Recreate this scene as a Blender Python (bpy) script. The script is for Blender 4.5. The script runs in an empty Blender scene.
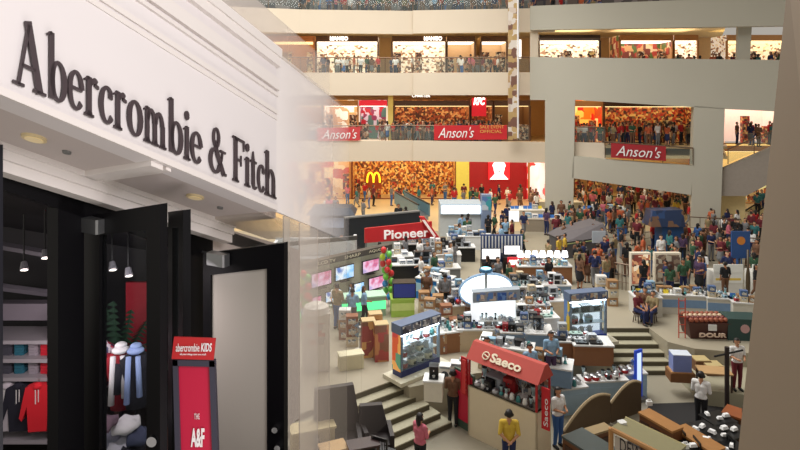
import bpy, bmesh, math, random
import numpy as np
from mathutils import Vector, Matrix
PI = math.pi
rnd = random.Random(7)
S = bpy.context.scene
COL = S.collection

# ---------------------------------------------------------------- camera, world, light, exposure
F = 600.0; HY = 93.0; HZ = 10.2          # focal length in px (800 wide), horizon row, eye height above the sunken floor
cd = bpy.data.cameras.new('camera'); cam = bpy.data.objects.new('camera', cd); COL.objects.link(cam)
cam.location = (0, 0, HZ); cam.rotation_euler = (PI/2, 0, 0)
cd.sensor_width = 36; cd.lens = 36*F/800; cd.shift_y = -(225-HY)/800; cd.clip_start = .05; cd.clip_end = 300
S.camera = cam
S.view_settings.view_transform = 'Standard'; S.view_settings.look = 'None'
S.view_settings.gamma = 1; S.view_settings.use_curve_mapping = False
S.view_settings.exposure = 0.0
w = bpy.data.worlds.new('world'); S.world = w; w.use_nodes = True
w.node_tree.nodes['Background'].inputs[0].default_value = (1, .93, .83, 1)
w.node_tree.nodes['Background'].inputs[1].default_value = .42

def area(name, loc, rot, sx, sy, power, color):
    l = bpy.data.lights.new(name, 'AREA'); l.shape = 'RECTANGLE'; l.size = sx; l.size_y = sy; l.energy = power; l.color = color
    o = bpy.data.objects.new(name, l); o.location = loc; o.rotation_euler = rot; COL.objects.link(o); return o
area('skylight', (-4, 30, 21), (0, 0, 0), 22, 24, 6200, (1, .97, .92))
area('gallery_lamps', (-6, 49, 4.9), (0, 0, 0), 34, 6, 900, (1, .86, .6))
area('gallery_lamps', (12, 47, 4.9), (0, 0, 0), 14, 6, 420, (1, .84, .58))
area('gallery_lamps', (-4, 46.8, 9.9), (0, 0, 0), 40, 2.6, 330, (1, .84, .6))
area('gallery_lamps', (-4, 46.8, 14.6), (0, 0, 0), 40, 2.6, 420, (1, .9, .68))
area('skylight', (2.5, 25, 20.5), (0, 0, 0), 8, 8, 1500, (1, .99, .97))  # extra unseen light, added to brighten the goods in the centre
cl_ = area('concourse_lamps', (1.9, .2, 11.6), (0, 0, 0), 1.6, 1.0, 150, (1, .95, .96)); cl_.rotation_euler = Vector((-3.6, 3.1, -1.9)).to_track_quat('-Z', 'Y').to_euler()  # unseen lamp added to brighten the fascia

area('entrance_uplight', (-.2, 2.2, 7.6), (PI, 0, 0), 1.2, 1.6, 26, (1, .93, .93))  # unseen lamp added in place of floor bounce on the soffit

# ---------------------------------------------------------------- helpers
def P(x, y, D): return Vector(((x-400)/F*D, D, HZ+(HY-y)/F*D))
def G(x, y, z=1.0):
    D = (HZ-z)*F/(y-HY); return Vector(((x-400)/F*D, D, z))
def at(x, D, z=1.0): return Vector(((x-400)/F*D, D, z))

_m = {}
def srgb(c): return tuple(((v/255)/12.92 if v/255 <= .04045 else ((v/255+.055)/1.055)**2.4) for v in c)
def M(name, rgb, rough=.6, metal=0, emit=0, noise=.08, scale=6, alpha=1, spec=.5):
    key = (name, rgb, rough, metal, emit, alpha, scale, noise)
    if key in _m: return _m[key]
    m = bpy.data.materials.new(name); m.use_nodes = True; nt = m.node_tree; b = nt.nodes['Principled BSDF']
    c = srgb(rgb)
    b.inputs['Roughness'].default_value = rough; b.inputs['Metallic'].default_value = metal
    b.inputs['Specular IOR Level'].default_value = spec
    if noise > 0:
        tc = nt.nodes.new('ShaderNodeTexCoord'); n = nt.nodes.new('ShaderNodeTexNoise'); n.inputs['Scale'].default_value = scale
        r = nt.nodes.new('ShaderNodeMix'); r.data_type = 'RGBA'
        r.inputs[6].default_value = (*[v*(1-noise) for v in c], 1); r.inputs[7].default_value = (*[min(1, v*(1+noise)) for v in c], 1)
        nt.links.new(tc.outputs['Object'], n.inputs['Vector']); nt.links.new(n.outputs['Fac'], r.inputs[0]); nt.links.new(r.outputs[2], b.inputs['Base Color'])
    else: b.inputs['Base Color'].default_value = (*c, 1)
    if emit: b.inputs['Emission Color'].default_value = (*c, 1); b.inputs['Emission Strength'].default_value = emit
    b.inputs['Alpha'].default_value = alpha
    _m[key] = m; return m
def PIC(name, cols, scale=4, emit=0, rough=.4, stretch=(1, 1, 1), seed=0, kind='VORONOI'):
    """a printed picture: blotches of several colours"""
    key = (name, tuple(cols), scale, emit, stretch, seed, kind)
    if key in _m: return _m[key]
    m = bpy.data.materials.new(name); m.use_nodes = True; nt = m.node_tree; b = nt.nodes['Principled BSDF']
    tc = nt.nodes.new('ShaderNodeTexCoord'); mp = nt.nodes.new('ShaderNodeMapping'); mp.inputs['Scale'].default_value = stretch
    mp.inputs['Location'].default_value = (seed*3.7, seed*1.3, seed*2.1)
    if kind == 'VORONOI':
        v = nt.nodes.new('ShaderNodeTexVoronoi'); v.distance = 'CHEBYCHEV'; v.inputs['Scale'].default_value = scale; out = v.outputs['Color']
        sp = nt.nodes.new('ShaderNodeSeparateColor'); nt.links.new(out, sp.inputs[0]); fac = sp.outputs[0]
    else:
        v = nt.nodes.new('ShaderNodeTexNoise'); v.inputs['Scale'].default_value = scale; fac = v.outputs['Fac']
    cr = nt.nodes.new('ShaderNodeValToRGB'); cr.color_ramp.interpolation = 'CONSTANT' if kind == 'VORONOI' else 'LINEAR'
    e = cr.color_ramp.elements
    lo, hi = (0, 1) if kind == 'VORONOI' else (.3, .7)
    for i, c in enumerate(cols):
        p = lo+(hi-lo)*i/(len(cols) if kind == 'VORONOI' else max(1, len(cols)-1))
        if i < 2: e[i].position = p; e[i].color = (*srgb(c), 1)
        else:
            q = e.new(p); q.color = (*srgb(c), 1)
    nt.links.new(tc.outputs['Object'], mp.inputs[0]); nt.links.new(mp.outputs[0], v.inputs['Vector']); nt.links.new(fac, cr.inputs[0])
    nt.links.new(cr.outputs[0], b.inputs['Base Color']); b.inputs['Roughness'].default_value = rough
    if emit: nt.links.new(cr.outputs[0], b.inputs['Emission Color']); b.inputs['Emission Strength'].default_value = emit
    _m[key] = m; return m
def HAZE(name, rgb, a0, a1=None, axis=0):
    """frosted glass: a white film on clear glass, thinning out from one side of the pane to the other"""
    m = bpy.data.materials.new(name); m.use_nodes = True; nt = m.node_tree; nt.nodes.remove(nt.nodes['Principled BSDF'])
    o = nt.nodes['Material Output']; t = nt.nodes.new('ShaderNodeBsdfTransparent'); d = nt.nodes.new('ShaderNodeBsdfDiffuse')
    d.inputs[0].default_value = (*srgb(rgb), 1); mx = nt.nodes.new('ShaderNodeMixShader')
    if a1 is None: mx.inputs[0].default_value = a0
    else:
        tc = nt.nodes.new('ShaderNodeTexCoord'); sp = nt.nodes.new('ShaderNodeSeparateXYZ'); mr = nt.nodes.new('ShaderNodeMapRange')
        mr.inputs[3].default_value = a0; mr.inputs[4].default_value = a1
        nt.links.new(tc.outputs['Generated'], sp.inputs[0]); nt.links.new(sp.outputs[axis], mr.inputs[0]); nt.links.new(mr.outputs[0], mx.inputs[0])
    nt.links.new(t.outputs[0], mx.inputs[1]); nt.links.new(d.outputs[0], mx.inputs[2]); nt.links.new(mx.outputs[0], o.inputs[0])
    return m
def GLASS(name, rgb, a=.12):
    key = ('glass', name, rgb, a)
    if key in _m: return _m[key]
    m = bpy.data.materials.new(name); m.use_nodes = True; nt = m.node_tree; nt.nodes.remove(nt.nodes['Principled BSDF'])
    o = nt.nodes['Material Output']; t = nt.nodes.new('ShaderNodeBsdfTransparent'); t.inputs[0].default_value = (.93, .96, .95, 1)
    g = nt.nodes.new('ShaderNodeBsdfPrincipled'); g.inputs['Base Color'].default_value = (*srgb(rgb), 1); g.inputs['Roughness'].default_value = .05
    mx = nt.nodes.new('ShaderNodeMixShader'); mx.inputs[0].default_value = a
    nt.links.new(t.outputs[0], mx.inputs[1]); nt.links.new(g.outputs[0], mx.inputs[2]); nt.links.new(mx.outputs[0], o.inputs[0])
    _m[key] = m; return m

def chain(o): return o.matrix_basis.copy() if o.parent is None else chain(o.parent) @ o.matrix_basis
class MB:
    def __init__(s): s.bm = bmesh.new()
    def poly(s, pts):
        vs = [s.bm.verts.new(p) for p in pts]
        try: s.bm.faces.new(vs)
        except Exception: pass
        return s
    def hexa(s, b, t):
        """solid between two same-length rings of points"""
        n = len(b); vb = [s.bm.verts.new(p) for p in b]; vt = [s.bm.verts.new(p) for p in t]
        s.bm.faces.new(vb[::-1]); s.bm.faces.new(vt)
        for i in range(n): s.bm.faces.new((vb[i], vb[(i+1) % n], vt[(i+1) % n], vt[i]))
        return s
    def box(s, c, d, rz=0, bev=0):
        x, y, z = d[0]/2, d[1]/2, d[2]/2; ca, sa = math.cos(rz), math.sin(rz)
        f = lambda a, b, e: (c[0]+a*ca-b*sa, c[1]+a*sa+b*ca, c[2]+e)
        q = [(-x, -y), (x, -y), (x, y), (-x, y)]
        if bev:
            k = min(bev, x*.9, y*.9)
            q = [(-x+k, -y), (x-k, -y), (x, -y+k), (x, y-k), (x-k, y), (-x+k, y), (-x, y-k), (-x, -y+k)]
        return s.hexa([f(a, b, -z) for a, b in q], [f(a, b, z) for a, b in q])
    def bx(s, x0, x1, y0, y1, z0, z1): return s.box(((x0+x1)/2, (y0+y1)/2, (z0+z1)/2), (abs(x1-x0), abs(y1-y0), abs(z1-z0)))
    def tube(s, a, b, r0, r1=None, n=10, cap=True):
        a, b = Vector(a), Vector(b); r1 = r0 if r1 is None else r1; d = (b-a).normalized()
        u = d.orthogonal().normalized(); v = d.cross(u)
        R = lambda c, r: [c+u*r*math.cos(2*PI*i/n)+v*r*math.sin(2*PI*i/n) for i in range(n)]
        return s.hexa(R(a, r0), R(b, max(r1, 1e-4)))
    def lathe(s, prof, c=(0, 0, 0), n=16):
        rings = []
        for r, z in prof: rings.append([s.bm.verts.new((c[0]+r*math.cos(2*PI*i/n), c[1]+r*math.sin(2*PI*i/n), c[2]+z)) for i in range(n)])
        for a, b in zip(rings, rings[1:]):
            for i in range(n): s.bm.faces.new((a[i], a[(i+1) % n], b[(i+1) % n], b[i]))
        s.bm.faces.new(rings[0][::-1]); s.bm.faces.new(rings[-1]); return s
    def ball(s, c, r, n=12):
        m = Matrix.Translation(c) @ Matrix.Diagonal((*(r if hasattr(r, '__len__') else (r, r, r)), 1))
        bmesh.ops.create_uvsphere(s.bm, u_segments=n, v_segments=max(6, n*2//3), radius=1, matrix=m); return s
    def build(s, name, mat, parent=None, world=False, smooth=False):
        bmesh.ops.recalc_face_normals(s.bm, faces=s.bm.faces[:])
        me = bpy.data.meshes.new(name); s.bm.to_mesh(me); s.bm.free()
        if smooth:
            for p in me.polygons: p.use_smooth = True
        me.materials.append(mat); o = bpy.data.objects.new(name, me); COL.objects.link(o)
        if parent is not None:
            o.parent = parent
            if world: me.transform(chain(parent).inverted())
        return o
def tag(o, label, cat, group=None, kind=None):
    o['label'] = label; o['category'] = cat
    if group: o['group'] = group
    if kind: o['kind'] = kind
    return o
def thing(name, label, cat, loc=(0, 0, 0), rz=0, group=None, s=1):
    o = bpy.data.objects.new(name, None); COL.objects.link(o); o.location = loc; o.rotation_euler = (0, 0, rz); o.scale = (s, s, s)
    o.empty_display_size = .1
    bpy.context.view_layer.update
    o.matrix_basis = Matrix.Translation(loc) @ Matrix.Rotation(rz, 4, 'Z') @ Matrix.Diagonal((s, s, s, 1))
    return tag(o, label, cat, group)
def struct(o): o['kind'] = 'structure'; return o
USED = set()
def spawn(root, loc, rz=0, s=1, label=None, group=None, mats=None, sc=None):
    """place a copy of a thing with copies of its parts and their sub-parts; mats recolours a part by name"""
    new = root.name not in USED
    def stem(n): return n.split('.')[0]
    def cp(o, par):
        c = o.copy(); COL.objects.link(c)
        if par is not None: c.parent = par
        return c
    if new: USED.add(root.name); r = root; pairs = [(c, list(c.children)) for c in root.children]
    else:
        r = cp(root, None); pairs = []
        for ch in root.children:
            c = cp(ch, r); pairs.append((c, [cp(g, c) for g in ch.children]))
    r.matrix_basis = Matrix.Translation(loc) @ Matrix.Rotation(rz, 4, 'Z') @ Matrix.Diagonal((*(sc or (s, s, s)), 1))
    if label: r['label'] = label
    if group: r['group'] = group
    if mats:
        for o in [r]+[c for c, _ in pairs]+[g for _, gs in pairs for g in gs]:
            k = stem(o.name)
            if o is r: k = 'self'
            if k in mats and o.data:
                o.material_slots[0].link = 'OBJECT'; o.material_slots[0].material = mats[k]
    return r
def text(body, mat, origin, right, up, width, height, parent, name='lettering', ext=.01, shear=0, bold=0, world=True):
    """lettering fitted into width x height, its lower left at origin"""
    c = bpy.data.curves.new(name, 'FONT'); c.body = body; c.extrude = .02; c.shear = shear; c.offset = bold; c.resolution_u = 3
    t = bpy.data.objects.new(name, c); COL.objects.link(t)
    dg = bpy.context.evaluated_depsgraph_get(); dg.update(); me = bpy.data.meshes.new_from_object(t.evaluated_get(dg))
    bpy.data.objects.remove(t); bpy.data.curves.remove(c)
    n = len(me.vertices); co = np.empty(n*3); me.vertices.foreach_get('co', co); co = co.reshape(-1, 3)
    lo, hi = co.min(0), co.max(0); right = Vector(right).normalized(); up = Vector(up).normalized(); nrm = right.cross(up)
    k = np.stack([(co[:, 0]-lo[0])/(hi[0]-lo[0])*width, (co[:, 1]-lo[1])/(hi[1]-lo[1])*height, (co[:, 2]-lo[2])/(hi[2]-lo[2])*ext], 1)
    Bm = np.array([right, up, nrm]); out = k @ Bm + np.array(origin)
    me.vertices.foreach_set('co', out.reshape(-1)); me.update(); me.materials.clear(); me.materials.append(mat)
    o = bpy.data.objects.new(name, me); COL.objects.link(o)
    if parent is not None:
        o.parent = parent
        if world: me.transform(chain(parent).inverted())
    return o
def pxplane(A, B):
    """vertical plane through two ground points; returns f(x,y)->point on it and the plane's outward normal"""
    A, B = Vector(A), Vector(B); d = (B-A); d.z = 0; d.normalize(); n = Vector((d.y, -d.x, 0))
    if n.y > 0: n = -n
    def f(x, y, off=0):
        a = (x-400)/F; q = A+n*off
        D = (q.x*d.y-q.y*d.x)/(a*d.y-d.x)
        return P(x, y, D)
    return f, n, d
def plate(fn, n, pts, th, mb=None, off=0):
    """slab with its face outline given by its corners on a vertical plane, of real thickness th behind it"""
    mb = mb or MB(); q = [fn(x, y, off) for x, y in pts]
    return mb.hexa([p-n*th for p in q], q)

# paints and stuffs used all over
WHITE = M('white_paint', (226, 219, 208), .6); CREAM = M('cream_paint', (214, 203, 184), .7, scale=1, noise=.03)
GREY = M('grey_paint', (120, 120, 118)); DARK = M('dark_paint', (32, 31, 34), .5); BLACK = M('black_plastic', (14, 14, 16), .35)
STEEL = M('brushed_steel', (170, 172, 174), .3, .9); CHROME = M('chrome', (205, 205, 210), .15, 1)
RED = M('red_paint', (176, 30, 38), .5); WLIT = M('lit_white', (255, 250, 240), .4, emit=1.6, noise=0)
WOOD = M('light_wood', (176, 132, 82), .5, noise=.2, scale=14); DWOOD = M('dark_wood', (62, 40, 30), .4, noise=.2, scale=14)
BLUE = M('blue_plastic', (28, 110, 178), .4); NAVY = M('navy_panel', (30, 42, 100), .4); GLS = GLASS('clear_glass', (200, 215, 215))
WPL = M('white_plastic', (222, 222, 220), .4); GOLD = M('yellow_glow', (255, 200, 60), emit=1.5, noise=0)
# ---------------------------------------------------------------- the shop front beside the viewer
# fascia frame: u runs along the front (= distance ahead), v inward, w upward
E1 = Vector((.505, 1, -.4933)); E2 = Vector((-.893, .451, -.163)); O0 = Vector((-2.929, 0, 10.19+.4933*2.5))
def AW(u, v, w): return O0+E1*u+E2*v+Vector((0, 0, w))
def au(x, v=0):
    a = (x-400)/F; bx = O0.x+E2.x*v; by = E2.y*v
    return (bx-a*by)/(a*E1.y-E1.x)
def AX(x, y, v=0):
    """the point seen at (x,y) on the vertical plane v"""
    u = au(x, v); q = AW(u, v, 0); return P(x, y, q.y)
def abox(mb, u0, u1, v0, v1, w0, w1):
    r = lambda w: [AW(u0, v0, w), AW(u1, v0, w), AW(u1, v1, w), AW(u0, v1, w)]
    return mb.hexa(r(w0), r(w1))
FASC = M('fascia_white', (232, 226, 226), .5, noise=.015, scale=2); SOFF = M('soffit_white', (205, 194, 190), .6, noise=.03, scale=2)
TRIMW = M('moulding_white', (235, 228, 224), .45, noise=.02)
UE = 4.12
m = MB(); abox(m, 1.2, UE, 0, .14, 0, 1.1); struct(m.build('wall_fascia', FASC))
m = MB(); abox(m, 1.2, UE, -.012, 0, .0, .035); abox(m, 1.2, UE, -.01, 0, .62, .645); abox(m, 1.2, UE, -.014, 0, .66, .69)
abox(m, 1.2, UE, -.02, 0, .78, .80); abox(m, 1.2, UE, -.028, 0, .82, .9); struct(m.build('trim_1', TRIMW))
m = MB(); abox(m, 1.2, UE, -.05, .16, 1.04, 1.1); abox(m, 1.2, UE, -.036, .16, .98, 1.04); struct(m.build('trim_2', TRIMW))
m = MB(); abox(m, 1.2, UE+.15, .14, .62, .0, .06); struct(m.build('ceiling', SOFF))
m = MB(); abox(m, 3.2, 3.27, .02, .6, -.03, 0); abox(m, 3.29, 3.32, .02, .6, -.02, 0); struct(m.build('trim_3', TRIMW))
m = MB(); abox(m, 1.2, UE+.2, .56, .62, -.03, 0); abox(m, 1.2, UE+.2, .58, .66, -.08, -.03); abox(m, 1.2, UE+.2, .60, .70, -.14, -.08)
struct(m.build('trim_4', TRIMW))
for (x, y) in ((34, 137), (195, 196)):
    a = (x-400)/F; b = (HY-y)/F
    A_ = np.array([[E1.x-a*E1.y, E2.x-a*E2.y], [E1.z-b*E1.y, E2.z-b*E2.y]]); r_ = -np.array([O0.x-a*O0.y, O0.z-HZ-b*O0.y])
    u, v = np.linalg.solve(A_, r_)
    c = AW(u, v, 0); t = thing('recessed_downlight', 'round recessed ceiling light in the shop soffit, under the '+('first' if x < 100 else 'last')+' letters of the sign', 'light', c, 0, 'downlights in the shop soffit')
    m = MB(); m.hexa([c+E1*.05*math.cos(k*PI/8)+E2*.055*math.sin(k*PI/8)+Vector((0, 0, -.012)) for k in range(16)], [c+E1*.05*math.cos(k*PI/8)+E2*.055*math.sin(k*PI/8)+Vector((0, 0, .01)) for k in range(16)])
    m.build('trim_ring', M('warm_ring', (226, 206, 160), .5), t, True)
    m = MB(); m.hexa([c+E1*.037*math.cos(k*PI/8)+E2*.04*math.sin(k*PI/8)+Vector((0, 0, -.016)) for k in range(16)], [c+E1*.037*math.cos(k*PI/8)+E2*.04*math.sin(k*PI/8)+Vector((0, 0, -.011)) for k in range(16)])
    m.build('lens', M('lamp_lens', (238, 214, 160), .3, emit=.15, noise=0), t, True)
for uu, vv in ((2.98, .36), (3.95, .33)):
    m = MB(); c = AW(uu, vv, 0); m.hexa([c+E1*.018*math.cos(k*PI/6)+E2*.02*math.sin(k*PI/6)+Vector((0, 0, -.012)) for k in range(12)], [c+E1*.02*math.cos(k*PI/6)+E2*.022*math.sin(k*PI/6) for k in range(12)])
    tag(m.build('ceiling_sprinkler', GREY), 'small round grey ceiling fitting on the soffit '+('nearer the viewer' if uu < 3.5 else 'farther along the front'), 'sprinkler')

# serif letters of the big sign
def strip(pts, wd): return list(pts), (list(wd) if hasattr(wd, '__len__') else [wd]*len(pts))
def arc(cx, cy, rx, ry, a0, a1, wt, wn, n=22):
    """curved stroke, thick at the sides and thin at top and bottom"""
    p = []; q = []
    for i in range(n+1):
        a = math.radians(a0+(a1-a0)*i/n); p.append((cx+rx*math.cos(a), cy+ry*math.sin(a))); q.append(wn+(wt-wn)*abs(math.cos(a))**1.4)
    return p, q
def stem(x, y0, y1, wd=.15, top=True, bot=True, flag=False):
    r = [strip([(x, y0), (x, y1)], wd)]
    if bot: r += [strip([(x-wd*1.0, y0+.02), (x+wd*1.0, y0+.02)], .045), strip([(x, y0), (x, y0+.09)], [wd*1.5, wd])]
    if top and flag: r += [strip([(x-wd*1.05, y1-.075), (x, y1-.015)], [.03, .06])]
    elif top: r += [strip([(x-wd*1.0, y1-.02), (x+wd*1.0, y1-.02)], .045), strip([(x, y1-.09), (x, y1)], [wd, wd*1.5])]
    return r
XH = .66
def glyphs():
    g = {}
    g['A'] = (.80, [strip([(.13, 0), (.385, .98)], .065), strip([(.36, 1.03), (.66, 0)], .165), strip([(.2, .33), (.55, .33)], .05),
                   strip([(0, .02), (.27, .02)], .045), strip([(.5, .02), (.82, .02)], .045)])
    g['b'] = (.60, [strip([(.13, .02), (.13, 1.06)], .14), strip([(-.01, 1.0), (.13, 1.05)], [.03, .06]), arc(.335, .33, .195, .3, -180, 180, .15, .05)])
    g['e'] = (.50, [arc(.26, .33, .195, .3, 8, 322, .135, .05), strip([(.12, .36), (.45, .36)], .045)])
    g['r'] = (.44, stem(.13, 0, XH, .14, flag=True)+[arc(.3, .44, .14, .19, 150, 60, .06, .1), ([(.36, .53), (.37, .58)], [.13, .12])])
    g['c'] = (.48, [arc(.27, .33, .2, .3, 40, 322, .14, .05), ([(.39, .46), (.40, .54)], [.12, .13])])
    g['o'] = (.54, [arc(.27, .33, .195, .3, -180, 180, .145, .05)])
    g['m'] = (.95, stem(.13, 0, XH, .135, flag=True)+[arc(.28, .4, .14, .22, 175, 0, .13, .07), arc(.61, .4, .14, .22, 175, 0, .13, .07)]
              + stem(.445, 0, .42, .135, top=False)+stem(.775, 0, .42, .135, top=False))
    g['i'] = (.28, stem(.13, 0, XH, .14, flag=True)+[arc(.13, .88, .045, .045, 0, 360, .09, .09)])
    g['F'] = (.64, stem(.17, 0, .98, .155)+[strip([(.17, .955), (.62, .955)], .05), strip([(.605, .97), (.605, .74)], [.07, .02]), strip([(.2, .5), (.46, .5)], .05), strip([(.455, .62), (.455, .38)], [.03, .03])])
    g['t'] = (.36, [strip([(.14, .86), (.15, .62), (.15, .12), (.19, .05), (.26, .03), (.34, .08)], [.02, .13, .14, .1, .06, .03]), strip([(0, .625), (.32, .625)], .05)])
    g['h'] = (.62, stem(.13, 0, 1.06, .14, flag=True)+[arc(.31, .4, .155, .22, 175, 0, .13, .07)]+stem(.465, 0, .42, .14, top=False))
    g['&'] = (.84, [arc(.33, .74, .12, .19, 0, 360, .09, .05), arc(.28, .25, .21, .24, 75, 340, .13, .06), strip([(.26, .66), (.37, .42), (.68, .02)], [.1, .14, .13]),
                   strip([(.46, .13), (.58, .32), (.62, .48)], [.05, .05, .04]), strip([(.5, .5), (.76, .5)], .045), strip([(.6, .03), (.8, .03)], .05)])
    return g
GL = glyphs()
sign = thing('shop_sign', 'dark brown raised serif letters spelling the shop name along the white fascia', 'sign', AW(2.5, -.03, .02))
SIGNM = M('sign_letter_brown', (70, 58, 62), .4, noise=.05)
LET = [('A', 11, 45), ('b', 45.5, 66), ('e', 66, 82.5), ('r', 83, 98), ('c', 97.5, 112), ('r', 112.5, 125.5), ('o', 125.5, 142), ('m', 142.5, 166.5), ('b', 166.5, 182),
       ('i', 182.5, 189), ('e', 189, 201), ('&', 207.5, 226.5), ('F', 231, 243.5), ('i', 243.5, 249), ('t', 249, 256), ('c', 256, 263.5), ('h', 263.5, 275.5)]
for ch, xa, xb in LET:
    u0, u1 = au(xa), au(xb); adv, sts = GL[ch]; ku = (u1-u0)/adv*.95; H = .283; wb = .073
    m = MB()
    for pts, wds in sts:
        # offsets are laid out in true proportion, then squeezed along the front
        n = len(pts); L = []; R = []
        for i, (px, py) in enumerate(pts):
            a = pts[max(0, i-1)]; b = pts[min(n-1, i+1)]; dx, dy = b[0]-a[0], b[1]-a[1]; l = math.hypot(dx, dy) or 1
            nx, ny = -dy/l*wds[i]*.5, dx/l*wds[i]*.5; L.append((px+nx, py+ny)); R.append((px-nx, py-ny))
        for i in range(n-1):
            q = [L[i], L[i+1], R[i+1], R[i]]
            m.hexa([AW(u0+x*ku, -.006, wb+y*H) for x, y in q], [AW(u0+x*ku, -.018, wb+y*H) for x, y in q])
    m.build('letter', SIGNM, sign, True)

# added see-through panels that paint the haze over the fascia end and beyond
FR = M('partition_frame', (190, 186, 180), .4)
t = thing('frosted_fascia_panel', 'frosted glass panel continuing the white fascia, clearing toward the atrium', 'glass panel', AW(UE, 0, 0))
m = MB(); abox(m, UE, 4.98, .01, .03, 0, 1.08); m.build('pane', HAZE('fascia_film', (246, 240, 238), .96, .04), t, True)
m = MB(); abox(m, UE, 4.9, .005, .035, 1.08, 1.1); m.build('top_rail', HAZE('rail_film', (236, 228, 222), .7, .02), t, True)
m = MB(); abox(m, UE, 4.7, .1, .6, -.02, 0); m.build('soffit_pane', HAZE('soffit_film', (220, 208, 198), .9, .03), t, True)
m = MB(); abox(m, 1.2, 3.3, .16, .26, 1.1, 1.75); struct(m.build('wall_upper', M('upper_beige', (222, 208, 198), .6, noise=.02)))
m = MB(); abox(m, 3.3, 4.95, .18, .2, 1.02, 1.5); t = thing('frosted_upper_panel', 'faint frosted glass panel above the end of the white fascia', 'glass panel', AW(3.3, .18, 1.0)); m.build('pane', HAZE('upper_film', (232, 222, 214), .75, .12), t, True)  # added panel carrying the haze above the fascia
FZ = 7.12
for x0, x1, a, c in ((284, 290, .62, (205, 196, 186)), (290, 300, .35, (196, 186, 176)), (300, 318, .52, (222, 212, 202)), (318, 330, .34, (214, 202, 190)), (330, 347, .2, (200, 190, 178)), (347, 362, .1, (188, 176, 168)), (362, 388, .05, (176, 166, 160))):  # added panels, each painting one vertical band of haze
    v = .02; u0, u1 = au(x0, v), au(x1, v); t = thing('glass_screen', 'tall lightly frosted glass screen', 'glass screen', AW(u0, v, 0)-Vector((0, 0, AW(u0, v, 0).z-FZ)), 0, 'glass screens beside the shop front')
    t['label'] = {284: 'narrow frosted glass screen right beside the pale door', 290: 'clearer glass screen in shadow past the door', 300: 'brightest frosted glass screen beside the shop', 318: 'medium frosted glass screen past the brightest one',
                  330: 'light frosted glass screen before the television booth', 347: 'almost clear glass screen past the frosted ones', 362: 'clearest and farthest glass screen of the row'}[x0]
    m = MB(); r = lambda z0, z1, uu0, uu1, va, vb: ([(p.x, p.y, z0(p)) for p in (AW(uu0, va, 0), AW(uu1, va, 0), AW(uu1, vb, 0), AW(uu0, vb, 0))], [(p.x, p.y, z1(p)) for p in (AW(uu0, va, 0), AW(uu1, va, 0), AW(uu1, vb, 0), AW(uu0, vb, 0))])
    m.hexa(*r(lambda p: FZ, lambda p: p.z-.005, u0, u1, v, v+.012)); m.build('pane', HAZE('screen_film', c, a, a*.8 if x0 < 345 else a*.4), t, True)

# door wall: posts, header, doors (v = .72)
VD = .72
FRM = M('door_black', (9, 8, 12), .45, noise=0, spec=.2)
def vbox(mb, A, B, z0, z1, th, back=1):
    """upright slab between two plan points; z1 may be a pair of heights"""
    A, B = Vector(A[:2]+(0,)) if isinstance(A, tuple) else Vector((A.x, A.y, 0)), Vector(B[:2]+(0,)) if isinstance(B, tuple) else Vector((B.x, B.y, 0))
    d = (B-A).normalized(); n = Vector((-d.y, d.x, 0))*th*back
    za, zb = z1 if hasattr(z1, '__len__') else (z1, z1); ya, yb = z0 if hasattr(z0, '__len__') else (z0, z0)
    q = [(A, ya, za), (B, yb, zb), (B+n, yb, zb), (A+n, ya, za)]
    return mb.hexa([(p.x, p.y, a) for p, a, b in q], [(p.x, p.y, b) for p, a, b in q])
def AP(x, y, v=VD): return AX(x, y, v)
m = MB()
p0, p1 = AP(-60, 100), AP(214, 250); q0, q1 = AP(-60, 155), AP(214, 250)
a, b = AP(-60, 130), AP(213, 222); vbox(m, a, b, (AP(-60, 168).z, AP(213, 262).z), (a.z+.12, b.z+.12), .1); struct(m.build('trim_5', FRM))
for (xa, xb, yt) in ((58, 84, 190), (190, 211, 232)):
    m = MB(); a, b = AP(xa, yt), AP(xb, yt); vbox(m, a, b, FZ, (a.z, b.z), .1); struct(m.build('trim_6' if xa < 100 else 'trim_7', FRM))
m = MB(); a, b = AP(-3, 145, .55), AP(3, 147, .55); vbox(m, a, b, FZ, a.z, .03)
tag(m.build('door_edge', M('door_black_blue', (22, 22, 34), .35)), 'edge of a dark door leaf cut off by the left border', 'door')
# white wall to the right of the doors
m = MB(); a, b = AP(212, 240, .8), AP(300, 280, .8); vbox(m, a, b, FZ, (AP(212, 225, .8).z, AP(300, 250, .8).z), .1); struct(m.build('wall_shopfront', SOFF))
def door_leaf(idx, xa, ya, Da, xb, yb, Db, stile_a, stile_b, rail, glassm, label):
    A, B = P(xa, ya, Da), P(xb, yb, Db); t = thing('glazed_door', label, 'door', (A.x, A.y, FZ), 0, 'black glazed doors of the shop')
    lerp = lambda s: A.lerp(B, s)
    m = MB(); vbox(m, A, lerp(stile_a), FZ, (A.z, lerp(stile_a).z), .045); vbox(m, lerp(1-stile_b), B, FZ, (lerp(1-stile_b).z, B.z), .045)
    vbox(m, lerp(stile_a), lerp(1-stile_b), (lerp(stile_a).z-rail, lerp(1-stile_b).z-rail), (lerp(stile_a).z, lerp(1-stile_b).z), .045)
    vbox(m, lerp(stile_a), lerp(1-stile_b), FZ, FZ+.3, .045); m.build('frame', FRM, t, True)
    m = MB(); c, d = lerp(stile_a), lerp(1-stile_b); n = Vector((-(d-c).y, (d-c).x, 0)).normalized()*.018
    vbox(m, c+n, d+n, FZ+.3, (c.z-rail, d.z-rail), .01); m.build('pane', glassm, t, True)
    return t, A, B
t1, A1, B1 = door_leaf(1, 80, 217, 3.75, 160, 204, 3.25, .27, .15, .13, GLASS('door_glass', (40, 40, 50), .12), 'black glazed door swung open in front of the clothes display')
t2, A2, B2 = door_leaf(2, 168, 212, 3.75, 183, 210, 3.5, .3, .3, .1, GLASS('door_glass', (40, 40, 50), .12), 'black door leaf seen nearly edge-on behind the open door')
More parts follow.
